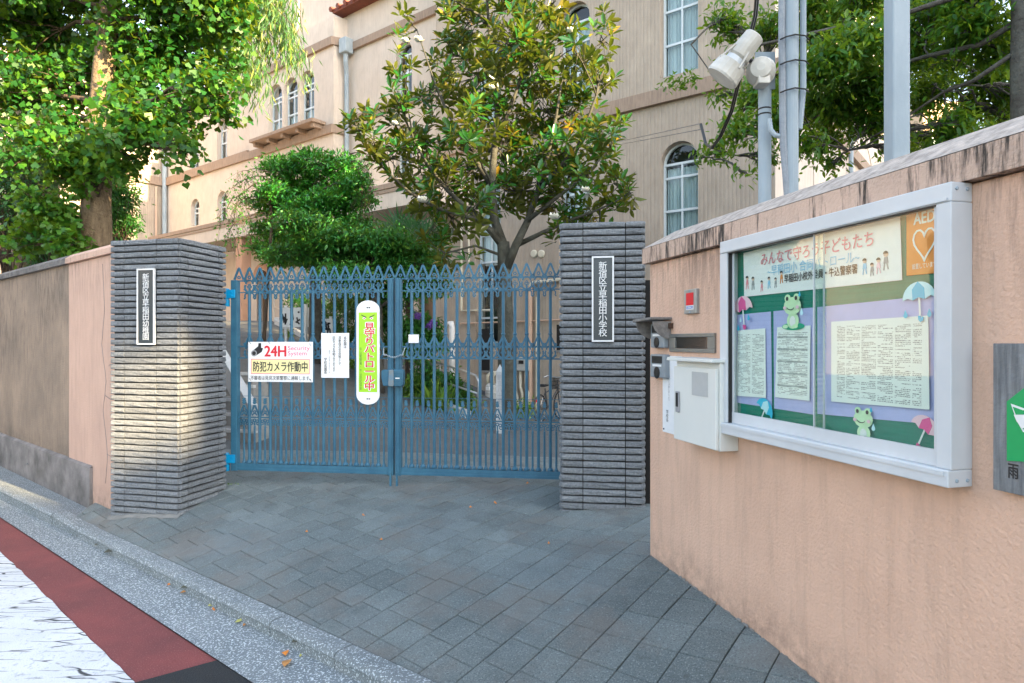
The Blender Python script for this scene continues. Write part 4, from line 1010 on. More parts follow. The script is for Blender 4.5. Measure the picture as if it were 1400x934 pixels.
# cream steel box
D_ = .12
a = RW.px(920.5, 540, D_)[0]; b = RW.px(979, 540, D_)[0]; zt = RW.px(925, 492, D_)[1]; zb = RW.px(921, 600, D_)[1]; w, h = b - a, zt - zb
t = empty('control_box', at(RW, a, 0, zb), 'cream painted steel box with latch mounted below the letter slot', 'box')
MB().box(0, w, -D_ + .02, 0, 0, h).build('case', MAT['boxcream'], t, bevel=.004)
MB().box(.004, w - .004, -D_, -D_ + .018, .006, h - .03).build('door', MAT['boxcream'], t, bevel=.004)
MB().prism([(-.025, h), (w + .012, h), (w + .012, h + .016), (-.01, h + .018)], -D_ - .03, 0).build('rain_lid', MAT['boxcream'], t, bevel=.003)
lt = MB().box(.085 * w, .18 * w, -D_ - .008, -D_ - .0005, .36 * h, .62 * h).build('latch', MAT['greyp'], t, bevel=.003)
MB().box(.11 * w, .155 * w, -D_ - .012, -D_ - .008, .43 * h, .60 * h).build('latch_lever', MAT['black'], lt)
MB().box(.47 * w, .83 * w, -D_ - .002, -D_ - .0005, .60 * h, .88 * h).build('faded_label', MAT['boxgrey'], t)

# ---- notice board
BD = .08
sL, sR = RW.px(984, 466, BD)[0], RW.px(1300.5, 466, BD)[0]; zt, zb = 2.072, 1.168; W, H = sR - sL, zt - zb
NB = empty('notice_board', at(RW, sL, 0, zb), 'white aluminium glazed notice board with green backing on pink wall', 'notice board')
e = .058
m = MB(); m.box(0, W, -BD, 0, H - e, H).build('frame_rail', MAT['alu'], NB, bevel=.004)
MB().box(0, W, -BD - .012, 0, 0, .052).build('frame_rail', MAT['alu'], NB, bevel=.004)
MB().box(0, e, -BD, 0, .0525, H - e - .0005).build('frame_stile', MAT['alu'], NB, bevel=.003); MB().box(W - .052, W, -BD, 0, .0525, H - e - .0005).build('frame_stile', MAT['alu'], NB, bevel=.003)
for x, z in ((W + .0005, H - .02), (W + .0005, .02)):
    for y in (-.06, -.02): MB().lathe([(.006, 0), (.005, .003), (.002, .004)], 8, T(x, y, z) @ Matrix.Rotation(R(90), 4, 'Y')).build('rivet', MAT['steel'], NB)
MB().box(e - .002, W - .05, -.022, -.004, .05, H - e + .002).build('felt_panel', MAT['felt'], NB)
gx0, gx1, gz0, gz1 = e, W - .052, .053, H - e; mid = RW.px(1110, 466, BD)[0] - sL
for i, (x0, x1, y) in enumerate(((gx0, mid + .03, -.050), (mid - .01, gx1, -.062))):
    s_ = MB().box(x0, x1, y - .005, y + .005, gz0, gz0 + .05).box(x0, x0 + (.003 if i else .018), y - .004, y + .004, gz0 + .05, gz1).box(x1 - (.018 if i else .002), x1, y - .004, y + .004, gz0 + .05, gz1)
    sash = s_.build('sliding_door', MAT['alu'], NB)
    MB().box(x0 + (.003 if i else .018), x1 - (.018 if i else .002), y - .002, y + .002, gz0 + .05, gz1).build('pane', MAT['glass'], sash)
gk = MB().box(gx0, gx1, -.072, -.04, gz1 - .004, gz1 - .0005).box(gx0 + .0005, gx0 + .004, -.072, -.04, gz0, gz1 - .004).box(gx1 - .004, gx1 - .0005, -.072, -.04, gz0, gz1 - .004)
gk.build('gasket', MAT['black'], NB)
MB().box(.012, W - .012, -BD - .004, -BD - .0005, H - e + .004, H - e + .012).build('frame_bead', MAT['alu'], NB); MB().box(.012, W - .012, -BD - .0165, -BD - .0125, .034, .046).build('frame_bead', MAT['alu'], NB)
PO = .0235   # plane of the papers
def paper(name, quad, mat, label, cat, off=PO, group=None, wavy=.0):
    """quad: pixel corners top-left, top-right, bottom-right, bottom-left on the board"""
    c = [RW.px(x, y, off) for x, y in quad]; s0 = c[0][0]; z0 = min(q[1] for q in c)
    t = empty(name, at(RW, s0, -off, z0), label, cat, group); n = 8; v = []
    for i in range(n + 1):
        u = i / n
        for k, (p, q) in enumerate(((c[3], c[2]), (c[0], c[1]))):
            x = p[0] + (q[0] - p[0]) * u - s0; z = p[1] + (q[1] - p[1]) * u - z0
            v.append((x, -.002 - wavy * abs(math.sin(u * 5)) * (1.2 - k), z))
    m = MB(); m.add(v, [(2 * i, 2 * i + 2, 2 * i + 3, 2 * i + 1) for i in range(n)]); sh = m.build('sheet', mat, t); sd = sh.modifiers.new('s', 'SOLIDIFY'); sd.thickness = .0007
    return t, c[1][0] - s0, c[0][1] - z0
paper('lavender_sheet', [(1003, 430), (1054.5, 425), (1056, 557), (1004, 549)], MAT['lavender'], 'lavender backing sheet under the newsletter page', 'paper')
paper('lavender_sheet', [(1058, 424.5), (1112, 419.5), (1113, 566), (1059, 557.5)], MAT['lavender'], 'lavender backing sheet under the page with shaded rows', 'paper')
paper('lavender_sheet', [(1118, 419), (1284, 402), (1284, 580), (1118, 565)], MAT['lavender'], 'wide lavender backing sheet under the large timetable', 'paper')
paper('newsletter_page', [(1009.5, 451), (1047, 448), (1048.5, 543), (1006.5, 540)], MAT['print1'], 'printed newsletter page pinned beside the pink umbrella cutout', 'paper', PO + .004, wavy=.003)
paper('bulletin_page', [(1063, 446.5), (1109, 444), (1108.5, 547), (1060, 542)], MAT['print2'], 'printed page with grey shaded rows below the frog cutout', 'paper', PO + .004, wavy=.004)
paper('timetable_sheet', [(1137, 439), (1270, 430.5), (1273, 559), (1137, 548)], MAT['print3'], 'large printed timetable on the wide lavender sheet', 'paper', PO + .004, wavy=.004)
# banner
t, w, h = paper('banner', [(1017, 345), (1231, 291), (1234, 382), (1018, 405)], MAT['whitesheet'], 'white paper banner with faded pink lettering at the top of the notice board', 'banner', PO + .002)
c0 = RW.px(1017, 345, PO)[1]
def bx(x0, x1, y0, y1, xr, s_, mat, nm='lettering', **k):
    a, z1 = RW.px(x0, y0, PO); b, _ = RW.px(x1, y0, PO); z0 = RW.px(x0, y1, PO)[1]; o = WM[t].translation; s0 = RW.loc(o.x, o.y)[0]
    text(s_, a - s0, b - s0, z0 - o.z, z1 - o.z, -.0045, **k).build(nm, mat, t)
bx(1042, 1196, 346, 363, 0, 'みんなで守ろう子どもたち', MAT['rosep'], bold=.015); bx(1051, 1177, 363, 377, 0, '~早稲田小 合同パトロール~', MAT['bluep']); bx(1074, 1174, 374.5, 386, 0, '早稲田小校外委員・牛込警察署', MAT['blackp'], bold=.02)
skins = flat('skin tint print', (.75, .5, .38), .6)
def child(x, y, hpx, mat, hair):   # small line-drawn children on the banner
    o = WM[t].translation; s0 = RW.loc(o.x, o.y)[0]; a, z = RW.px(x, y, PO); a -= s0; z -= o.z; k = hpx * RW_scale(x)
    m = MB().prism([(a - .16 * k, z - .62 * k), (a + .16 * k, z - .62 * k), (a + .1 * k, z - .28 * k), (a - .1 * k, z - .28 * k)], -.0045, -.003); m.ribbon([(a - .1 * k, z - .6 * k), (a - .14 * k, z - .98 * k)], .06 * k, -.0044, -.003).ribbon([(a + .06 * k, z - .6 * k), (a + .15 * k, z - .95 * k)], .06 * k, -.0044, -.003); m.build('child_drawing', mat, t)
    MB().prism([(a + .15 * k * math.cos(q * .628), z - .14 * k + .14 * k * math.sin(q * .628)) for q in range(10)], -.0046, -.003).build('child_drawing', skins, t)
    MB().prism([(a + .17 * k * math.cos(R(q)), z - .12 * k + .16 * k * math.sin(R(q))) for q in range(0, 181, 30)], -.0052, -.0047).build('child_drawing', hair, t)
def RW_scale(x): return abs(RW.px(x, 466, PO)[1] - RW.px(x, 467, PO)[1])
for x, y, hp, mt in ((1023, 377, 18, 'rosep'), (1031, 378, 18, 'greyp'), (1043, 383, 15, 'rosep'), (1053, 378, 16, 'bluep'), (1062, 379, 14, 'greyp'), (1070, 370, 17, 'orange'), (1184, 353, 22, 'bluep'), (1194, 359, 18, 'greyp'), (1203, 352, 22, 'palepink'), (1213, 343, 26, 'greyp')): child(x, y, hp, MAT[mt], MAT['blackp'])
# AED poster
t, w, h = paper('orange_poster', [(1240, 285), (1284, 274), (1284, 372), (1240, 376)], MAT['orange'], 'orange AED poster with white heart at the top corner of the notice board', 'poster', PO + .002)
text('AED', .25 * w, .9 * w, .74 * h, .90 * h, -.004, bold=.03).build('lettering', MAT['white'], t)
m = MB(); ht = [(w * (.58 + .026 * 16 * math.sin(q) ** 3 / 1.2), h * (.46 + .016 * (13 * math.cos(q) - 5 * math.cos(2 * q) - 2 * math.cos(3 * q) - math.cos(4 * q)))) for q in np.linspace(0, 2 * math.pi, 24, endpoint=False)]
m.ribbon(ht, .05 * w, -.004, -.003, True); m.build('heart_print', MAT['white'], t); text('設置しています', .2 * w, .95 * w, .09 * h, .17 * h, -.004).build('lettering', MAT['white'], t)
# card cutouts
def cut(name, x, y, hpx, label, cat, pieces, rot=0, off=PO + .008):
    a, z = RW.px(x, y, off); k = hpx * RW_scale(x); t = empty(name, at(RW, a, -off, z) @ Matrix.Rotation(R(rot), 4, 'Y'), label, cat)
    for i, (nm, mt, pl) in enumerate(pieces): MB().prism([(p[0] * k, p[1] * k) for p in pl], -.0015 - .0012 * i, -.0004 - .0012 * i).build(nm, MAT[mt], t)
def ell(cx, cz, rx, rz, n=16, a0=0, a1=360): return [(cx + rx * math.cos(R(a0 + (a1 - a0) * i / n)), cz + rz * math.sin(R(a0 + (a1 - a0) * i / n))) for i in range(n + (a1 - a0 < 360))]
def drop(cx, cz, s): return [(cx, cz + s)] + ell(cx, cz - s * .2, s * .5, s * .5, 10, 150, 390)
frogp = [('lily_pad', 'teal', ell(0, -.42, .5, .11)), ('body', 'frog', ell(0, -.25, .26, .24)), ('belly', 'white', ell(0, -.27, .13, .16)), ('head', 'frog', ell(0, .18, .38, .27)), ('eye_bump', 'frog', ell(-.2, .42, .13, .12)), ('eye_bump', 'frog', ell(.2, .42, .13, .12)),
    ('eye', 'blackp', ell(-.2, .41, .055, .065, 10)), ('eye', 'blackp', ell(.2, .41, .055, .065, 10)), ('cheek', 'palepink', ell(-.28, .14, .07, .055, 10)), ('cheek', 'palepink', ell(.28, .14, .07, .055, 10)), ('mouth', 'blackp', ell(0, .16, .16, .1, 8, 200, 340) + ell(0, .175, .16, .09, 8, 200, 340)[::-1]), ('foot', 'frog', ell(-.22, -.42, .12, .06, 10)), ('foot', 'frog', ell(.22, -.42, .12, .06, 10)), ('raindrop', 'cyan', drop(.42, .5, .09)), ('raindrop', 'palecyan', drop(.52, -.02, .13))]
cut('frog_cutout', 1084.5, 426, 46, 'pale green paper frog on a lily pad above the page with shaded rows', 'cutout', frogp)
cut('frog_cutout', 1181.5, 580, 44, 'pale green paper frog on a lily pad below the large timetable', 'cutout', frogp)
def brolly(c1, c2): 
    canopy = ell(0, 0, .55, .5, 14, 0, 180) + [(-.38, .06), (-.2, -.02), (0, .05), (.2, -.02), (.38, .06)]
    wedge = [(0, .5)] + [(-.2, .3), (-.2, -.02), (0, .05), (.2, -.02), (.2, .3)]
    return [('handle', 'white', [(-.03, .05), (-.03, -.5), (.03, -.5), (.03, .05)]), ('canopy', c1, canopy), ('canopy_panel', c2, wedge), ('grip', c2, [(-.04, -.48), (-.04, -.58), (.02, -.66), (.12, -.62), (.14, -.52), (.08, -.5), (.05, -.56), (.04, -.48)])]
cut('umbrella_cutout', 1016, 424, 40, 'pink paper umbrella cutout beside the newsletter page', 'cutout', brolly('palepink', 'magenta') + [('raindrop', 'cyan', drop(-.3, -.55, .12)), ('raindrop', 'palecyan', drop(-.12, -.3, .1)), ('raindrop', 'cyan', drop(.35, -.3, .13))], rot=-8)
cut('umbrella_cutout', 1045, 561, 34, 'cyan paper umbrella cutout below the newsletter page', 'cutout', brolly('cyan', 'palecyan'), rot=30)
cut('umbrella_cutout', 1264, 588, 42, 'pink paper umbrella cutout at the lower corner of the notice board', 'cutout', brolly('palepink', 'magenta'), rot=25)
cut('umbrella_cutout', 1257, 408, 48, 'pale blue paper umbrella cutout under the orange poster', 'cutout', brolly('palecyan', 'cyan') + [('raindrop', 'cyan', drop(-.45, -.4, .14)), ('raindrop', 'cyan', drop(.35, -.45, .14))], rot=-4)
# ---- wooden sign at the right
a, _ = RW.px(1357.5, 500, .03); zt, zb = RW.px(1357.5, 468.5, .03)[1], RW.px(1357.5, 668, .03)[1]; h = zt - zb; w = .62
t = empty('wooden_sign', at(RW, a, 0, zb), 'grey weathered wooden board with green emblem and dark lettering', 'sign')
MB().box(0, w, -.03, -.002, 0, h).build('board', MAT['wood'], t, bevel=.002)
def wx(x, y): s_, z_ = RW.px(x, y, .032); return (s_ - a, z_ - zb)
m = MB().prism([wx(1377, 629), wx(1377, 548), wx(1400, 530), wx(1424, 530), (.36, h * .70), (.36, h * .2), wx(1398, 630)], -.0335, -.0305); m.build('green_emblem', MAT['leafgreen'], t)
MB().prism([wx(1383, 551), wx(1400, 557), wx(1425, 556), wx(1412, 588), wx(1400, 590), wx(1391, 574)], -.035, -.034).build('emblem_outline', MAT['white'], t)
MB().prism([wx(1386, 555), wx(1400, 560), wx(1420, 559), wx(1411, 583), wx(1400, 586), wx(1393, 573)], -.0362, -.0355).build('emblem_print', MAT['leafgreen'], t)
MB().prism([wx(1388, 566), wx(1400, 566), wx(1418, 566), wx(1409, 582), wx(1400, 585), wx(1392, 575)], -.0375, -.0368).build('emblem_print', MAT['white'], t)
p0, p1 = wx(1378, 652), wx(1392, 635); text('雨', p0[0], p1[0], p0[1], p1[1], -.0315, bold=.02).build('lettering', MAT['blackp'], t)

# ---- poles behind the wall
def pole(x, Y, w, ztop, label, square=False, mat='steel'):
    p = P(x, 466, Y); t = empty('steel_post', (p.x, p.y, gz(p.x, p.y)), label, 'post')
    z0 = -.1; z1 = ztop - gz(p.x, p.y)
    if square: MB().box(-w / 2, w / 2, -w / 2, w / 2, z0, z1).build('shaft', MAT[mat], t, bevel=.006)
    else: MB().lathe([(w / 2, z0), (w / 2, z1 * .55), (w / 2 + .001, z1 * .551), (w / 2 + .001, z1)], 18).build('shaft', MAT[mat], t, smooth=False)
    return t, p
Y1 = 3.35; k1 = Y1 / F
t, p = pole(1045.5, Y1, .062, EYE + (466 - 92) * k1, 'short galvanised post with floodlight and round junction box behind the wall')
zt_ = WM[t].translation.z
for y in (148.5, 156): MB().lathe([(.0335, -.004), (.0345, 0), (.0335, .004)], 14, T(0, 0, EYE + (466 - y) * k1 - zt_)).build('cable_tie', MAT['black'], t)
q = lambda x, y, d=0: Vector(((x - 1045.5) * k1, d, EYE + (466 - y) * k1 - zt_))
m = MB(); m.lathe([(.072, 0), (.072, .03), (.05, .075), (.02, .085)], 20, T(*q(1036, 103, -.04)) @ Matrix.Rotation(R(90), 4, 'X') @ Matrix.Rotation(R(-20), 4, 'Y')); jb = m.build('junction_box', MAT['lampw'], t, smooth=False)
m = MB(); m.box(-.03, .03, -.11, -.03, -.045, .01, T(*q(1034, 112))); m.build('box_cover', MAT['lampw'], jb, bevel=.004)
m = MB(); m.box(-.045, .055, -.03, -.022, -.09, .10, T(*q(1042, 100))); m.build('mounting_plate', MAT['steel'], t)
L_ = T(*q(1002, 86, -.08)) @ Matrix.Rotation(R(38), 4, 'Y') @ Matrix.Rotation(R(12), 4, 'X')
fl = MB().lathe([(.045, .125), (.05, .12), (.056, .02), (.058, 0), (.05, -.012)], 18, L_).build('floodlight', MAT['lampw'], t)
MB().lathe([(.050, -.012), (.054, -.04), (.057, -.05)], 18, L_).build('reflector_band', MAT['alu'], fl)
MB().lathe([(.083, -.13), (.087, -.12), (.078, -.045), (.074, -.045), (.078, -.12)], 20, L_).build('lamp_shade', MAT['lampw'], fl)
for k in range(4):
    aa = k * math.pi / 2 + .5; MB().tube([(.057 * math.cos(aa), .057 * math.sin(aa), .03), (.079 * math.cos(aa), .079 * math.sin(aa), -.06)], .006, 5, L_).build('strut', MAT['lampw'], fl)
MB().tube([q(1014, 88, -.08), q(1022, 92, -.07), q(1030, 97, -.06)], .012, 8).build('swivel_arm', MAT['black'], fl)
Y2 = 3.25; k2 = Y2 / F
t, p = pole(1082, Y2, .066, 5.2, 'tall galvanised post strapped to grey conduits behind the wall')
zt_ = WM[t].translation.z; q = lambda x, y, d=0: Vector(((x - 1082) * k2, d, EYE + (466 - y) * k2 - zt_))
MB().tube([q(1077, 290, -.01), q(1070, 190, -.005), q(1069, 60), q(1069, -200)], .018, 8).build('conduit', M('grey corrugated conduit', (.20, .23, .26), (.27, .30, .33), 20, .6, .6, 30), t)
MB().tube([q(1094, 175, .01), q(1098, 120), q(1098, -200)], .016, 8).build('conduit', MAT['steel'], t)
for y in (52, 86, 124): MB().tube([q(1063, y + 5, -.03), q(1070, y + 3, -.045), q(1082, y, -.045), q(1096, y + 1, -.04), q(1103, y + 3, -.02)], .004, 6).build('cable_tie', MAT['black'], t)
MB().tube([q(1054, 160, .02), q(1055, 176, .01), q(1060, 184), q(1070, 186)], .012, 8).build('elbow_pipe', MAT['pvc'] if False else MAT['steel'], t)
pole(1226, 2.72, .072, 4.4, 'broad square galvanised post alone behind the wall', True)
# cables
t = empty('overhead_cable', P(1020, 100, 3.6), 'twisted black overhead cable sagging past the floodlight to the building', 'cable')
for d in (0, .012):
    pts = [P(1036, -30, 3.5 + d), P(1030, 20, 3.6 + d), P(1020, 70, 3.7 + d), P(1008, 115, 3.9 + d), P(998, 150, 4.1 + d), P(985, 185, 4.4 + d), P(972, 203, 4.8 + d), P(963, 195, 5.2), P(958, 168, 5.6)]
    MB().tube([Vector(a) + Vector((d + .006 * math.sin(i * 2.1), 0, .006 * math.cos(i * 2.1))) for i, a in enumerate(pts)], .007, 6).build('strand', MAT['black'], t, world=True)
for pts in ([(958, 168, 5.6), (900, 181, 9), (840, 194, 14.8)], [(958, 176, 5.6), (900, 187, 9), (840, 198, 14.8)]):
    MB().tube([P(*a) for a in pts], .004, 5).build('strand', MAT['hood'], t, world=True)

# ---- things beyond the gate
KA, KB = Vector((-.85, 12.5, .13)), Vector((-8.33, 22, 2.3)); KD = (KB - KA)
side = Vector((KD.y, -KD.x, 0)).normalized()
def kp(u, s_=0, dz=0): v = KA + KD * u; return Vector((v.x + side.x * s_, v.y + side.y * s_, gz(v.x, v.y) + dz))
m = MB(); n = 14; vv = []
for i in range(n + 1):
    u = i / n
    for s_, dz in ((-.07, -.15), (-.07, .13), (.07, .13), (.07, -.15)): vv.append(kp(u, s_ + (.35 * max(0, u - .9) * 10 * max(0, u - .9) * 10), dz))
m.add(vv, [(i * 4 + k, i * 4 + (k + 1) % 4, i * 4 + 4 + (k + 1) % 4, i * 4 + 4 + k) for i in range(n) for k in range(4)] + [(0, 1, 2, 3), (n * 4 + 3, n * 4 + 2, n * 4 + 1, n * 4)])
tag(m.build('ramp_kerb', MAT['whitekerb']), 'white painted kerb edging the sloping drive below the handrail', 'kerb')
t = empty('handrail', kp(0), 'stainless tube handrail rising along the planting bed', 'handrail')
for hgt in (.86, .50):
    pts = [kp(u, .12, hgt) for u in np.linspace(.03, .97, 12)]
    if hgt > .6: pts = [kp(-.015, .12, 0), kp(-.015, .12, .72), kp(-.008, .12, .82)] + pts
    else: pts = [kp(-.013, .12, hgt - .02)] + pts
    MB().tube(pts, .022, 8).build('rail', MAT['stainless'], t, world=True, smooth=True)
for u in np.linspace(.10, .97, 8): MB().tube([kp(u, .12, 0), kp(u, .12, .86)], .018, 8).build('post', MAT['stainless'], t, world=True)
# steps by the left pillar
t = empty('entrance_steps', (-3.7, 8.5, .3), 'short flight of concrete steps with white nosings behind the left pillar', 'steps')
ST = Frame(-3.45, 8.35, .97, -.242); 
for k in range(5):
    xw = .15 - .26 * k; MB().box(-3.2, xw, .35 * k, .35 * k + .36, -.1, .455 + k * .165, ST.M).build('step', MAT['concrete'], t, world=True)
    MB().box(-3.2, xw + .01, .35 * k - .012, .35 * k + .05, .455 + k * .165 - .035, .455 + k * .165 + .006, ST.M).build('nosing', MAT['whitekerb'], t, world=True)
a_, b_ = P(346, 556, 8.3), P(298, 470, 10.2)
m = MB(); m.add([a_ + Vector((-.06, 0, -.3)), a_ + Vector((.06, 0, -.3)), a_ + Vector((.06, 0, .03)), a_ + Vector((-.06, 0, .03)), b_ + Vector((-.06, 0, -.3)), b_ + Vector((.06, 0, -.3)), b_ + Vector((.06, 0, .03)), b_ + Vector((-.06, 0, .03))], [(0, 1, 2, 3), (7, 6, 5, 4), (0, 4, 5, 1), (1, 5, 6, 2), (2, 6, 7, 3), (3, 7, 4, 0)])
m.build('stair_string', MAT['whitekerb'], t, world=True)
# painted boards in the bed
def brush(t, x0, x1, z0, z1, seed):
    rs = random.Random(seed); n = 4
    for i in range(n):
        cx = x0 + (x1 - x0) * (i + .5) / n; w = (x1 - x0) / n * .42; h = (z1 - z0) / 2; cz = (z0 + z1) / 2
        for k in range(3):
            a = (cx + rs.uniform(-w, w), cz + rs.uniform(-h, h)); b = (cx + rs.uniform(-w, w), cz + rs.uniform(-h, h)); c = (cx + rs.uniform(-w, w), cz + rs.uniform(-h, h))
            MB().ribbon([a, ((a[0] + b[0]) / 2 + .01, (a[1] + b[1]) / 2 + .02), b, c], .045, -.024, -.0205).build('brush_stroke', MAT['blackp'], t)
for x, y, Y, w, h, lab, sd in ((403, 433, 17.3, .80, .52, 'white board with bold brush writing beside the handrail, the larger one', 3), (442, 446, 16.0, .50, .40, 'smaller white board with brush writing lower in the planting bed', 5)):
    p = P(x, y, Y); t = empty('brush_board', T(p.x, p.y, p.z) @ Matrix.Rotation(R(-10), 4, 'Z'), lab, 'sign')
    MB().box(-w / 2, w / 2, -.02, .02, -h / 2, h / 2).build('board', MAT['whitesheet'], t); brush(t, -w * .46, w * .46, -h * .42, h * .3, sd)
    for s_ in (-1, 1): MB().box(s_ * w * .35 - .03, s_ * w * .35 + .03, .022, .07, gz(p.x, p.y) - p.z - .1, h / 2 + .06).build('leg', MAT['white'], t)
p = P(416, 470, 16.5); t = MB().box(-.07, .07, -.07, .07, gz(p.x, p.y) - p.z - .1, P(416, 415, 16.5).z - p.z).build('wooden_stake', MAT['white'], M=T(*p)); tag(t, 'bare white wooden stake behind the larger brush board', 'stake'); bev(t, .01)
# anniversary post
p = P(683.5, 575, 10.6); gzp = gz(p.x, p.y); ztop = P(683, 497, 10.6).z
t = empty('memorial_post', (p.x, p.y, gzp), 'slim white square post with pointed top and vertical anniversary writing', 'post')
m = MB(); ww = .062
m.box(-ww, ww, -ww, ww, -.1, ztop - gzp - .12); m.add([(-ww, -ww, ztop - gzp - .12), (ww, -ww, ztop - gzp - .12), (ww, ww, ztop - gzp - .12), (-ww, ww, ztop - gzp - .12), (0, 0, ztop - gzp)], [(0, 1, 4), (1, 2, 4), (2, 3, 4), (3, 0, 4)])
m.build('post', MAT['whitekerb'], t); hh = ztop - gzp - .12
text('創立八十周年記念', -.04, .04, hh * .15, hh * .96, -ww - .002, vertical=True, lsp=.95).build('lettering', MAT['greyp'], t)
# office sign
p = P(576, 345, 14.2); t = empty('office_sign', T(*p) @ Matrix.Rotation(R(-8), 4, 'Z'), 'white Office sign plate on a post among the evergreens', 'sign')
MB().box(-.26, .26, -.015, .015, -.12, .12).build('plate', MAT['whitesheet'], t, bevel=.004); text('Office', -.17, .17, -.06, .07, -.017, bold=.01).build('lettering', MAT['blackp'], t)
MB().tube([(0, .03, .1), (0, .03, gz(p.x, p.y) - p.z - .1)], .03, 8).build('post', MAT['steel'], t)
p = P(388, 380, 17.0)
# gas meters and pipes at the foot of the right block
def fwp(x, y, off): a, z = FA.px(x, y, off); return a, z
def meter(x0, x1, y0, y1, off, label, kind):
    a, zt = fwp(x0, y0, off); b, zb = fwp(x1, y1, off); w, h = b - a, zt - zb
    t = empty('gas_meter', at(FA, a, -off, zb), label, 'gas meter', 'gas meters on the school wall')
    if kind == 'box':
        MB().box(0, w, 0, .18, 0, h).build('case', MAT['meter'], t, bevel=.03); MB().box(.25 * w, .75 * w, -.012, -.001, .55 * h, .8 * h).build('dial', MAT['dark'], t)
    else:
        MB().lathe([(w * .46, 0), (w * .5, .03), (w * .5, h * .4), (w * .53, h * .42), (w * .53, h * .47), (w * .5, h * .49), (w * .48, h * .85), (w * .3, h)], 16, T(w / 2, .15, 0)).build('case', MAT['meter'], t, smooth=False)
        MB().box(.3 * w, .7 * w, -.03, .0, h * .6, h * .8).build('dial', MAT['white'], t)
    for u in (.2, .8): MB().tube([(u * w, .1, h * .95), (u * w, .1, h + .22), (u * w + .08, .16, h + .3), (u * w + .22, .22, h + .3)] if kind != 'box' else [(u * w, .1, 0), (u * w, .1, -.45), (u * w + .06, .1, -.6), (u * w + .06, .12, -1.0)], .045, 8).build('pipe', MAT['pvc'], t, smooth=True)
meter(661, 674, 523, 547, 1.45, 'round bodied grey gas meter low on the wall by the handrail end', 'lathe')
meter(694, 704, 490, 513, 1.2, 'narrow boxed gas meter on the wall behind the memorial post', 'box')
meter(706, 719, 488, 507, 1.2, 'wide boxed gas meter on the wall, next to the bicycle', 'box')
p0 = FA.px(613, 442, 1.6); t = MB().tube([(p0[0] - .12, -1.45, p0[1]), (p0[0] - .02, -1.45, p0[1] + .02), (p0[0], -1.45, p0[1] - .1), (p0[0], -1.45, -.6)], .09, 10).build('vent_pipe', MAT['white'], M=FA.M, smooth=True); tag(t, 'white elbow vent pipe standing by the hydrangea', 'pipe')
# bicycle
p = P(752, 565, 15.2); p.z = gz(p.x, p.y); t = empty('bicycle', T(p.x, p.y, p.z) @ Matrix.Rotation(R(62), 4, 'Z'), 'dark bicycle with black front basket parked against the school wall', 'bicycle')
for x in (-.55, .55):
    W_ = T(x, 0, .33); 
    ty = MB().tube([(.32 * math.cos(q * .314), 0, .32 * math.sin(q * .314)) for q in range(21)], .02, 6, W_, cap=False).build('wheel', MAT['rubber'], t)
    MB().tube([(.295 * math.cos(q * .314), 0, .295 * math.sin(q * .314)) for q in range(21)], .009, 5, W_, cap=False).build('rim', MAT['stainless'], ty)
    m = MB()
    for k in range(12): m.tube([(0, 0, 0), (.29 * math.cos(k * .524), 0, .29 * math.sin(k * .524))], .0025, 3, W_)
    m.build('spokes', MAT['stainless'], ty)
m = MB(); 
for a_, b_ in (((-.55, 0, .33), (-.15, 0, .3)), ((-.15, 0, .3), (.42, 0, .72)), ((-.15, 0, .3), (-.28, 0, .78)), ((-.25, 0, .68), (.4, 0, .8)), ((-.55, 0, .33), (-.26, 0, .7)), ((.4, 0, .95), (.55, 0, .33))): m.tube([a_, b_], .017, 6)
m.build('frame', M('dark bicycle paint', (.04, .045, .05), (.06, .065, .07), 10, .35), t)
MB().tube([(.25, .28, 1.0), (.36, .22, 1.04), (.4, 0, 1.0), (.36, -.22, 1.04), (.25, -.28, 1.0)], .013, 6).build('handlebar', MAT['stainless'], t)
MB().prism([(-.42, .82), (-.17, .84), (-.15, .87), (-.40, .89)], -.07, .07).build('saddle', MAT['black'], t, bevel=.02)
m = MB()
for k in range(9):
    for y in (-.17, .17): m.tube([(.48 + k * .035, y * .85, .72), (.46 + k * .04, y, .98)], .005, 4)
    for x in (.48, .77): m.tube([(x, -.15 + k * .0375, .72), (x + (.02 if x > .6 else -.02), -.17 + k * .0425, .98)], .005, 4)
m.box(.48, .77, -.15, .15, .715, .725)
for z in (.8, .9, .98): m.tube([(.46, -.17, z), (.79, -.17, z), (.79, .17, z), (.46, .17, z), (.46, -.17, z)], .006, 4)
m.build('basket', MAT['black'], t); MB().box(-.78, -.76, -.03, .03, .5, .56).build('rear_reflector', MAT['red'], t)
# fallen leaves
lm = [flat('dry tan leaf', (.42, .20, .06), .8), flat('orange leaf', (.62, .21, .03), .8), flat('pale green leaf', (.38, .38, .12), .8)]
spots = [(392, 908, 13, 0, 'gutter', 'large curled tan leaf lying in the gutter'), (390, 894, 9, 1, 'gutter', 'orange leaf lying in the gutter beside the curled tan one'), (411, 897, 4, 2, 'gutter', 'tiny green leaf in the gutter'),
    (180, 766, 4, 1, 'gutter', None), (252, 810, 6, 0, 'gutter', None), (292, 834, 4, 1, 'gutter', None), (288, 829, 4, 2, 'gutter', None), (327, 850, 6, 2, 'gutter', None), (334, 855, 4, 0, 'gutter', None), (232, 799, 4, 1, 'gutter', None), (81, 710, 4, 1, 'gutter', None), (110, 726, 4, 1, 'gutter', None), (242, 799, 4, 2, 'gutter', None),
    (677, 688, 4, 1, 'paving', None), (521, 738, 3, 1, 'paving', None), (644, 694, 3, 1, 'paving', None), (750, 743, 3, 1, 'paving', None), (722, 661, 3, 1, 'paving', None), (497, 705, 3, 1, 'paving', None), (419, 727, 3, 1, 'paving', None)]
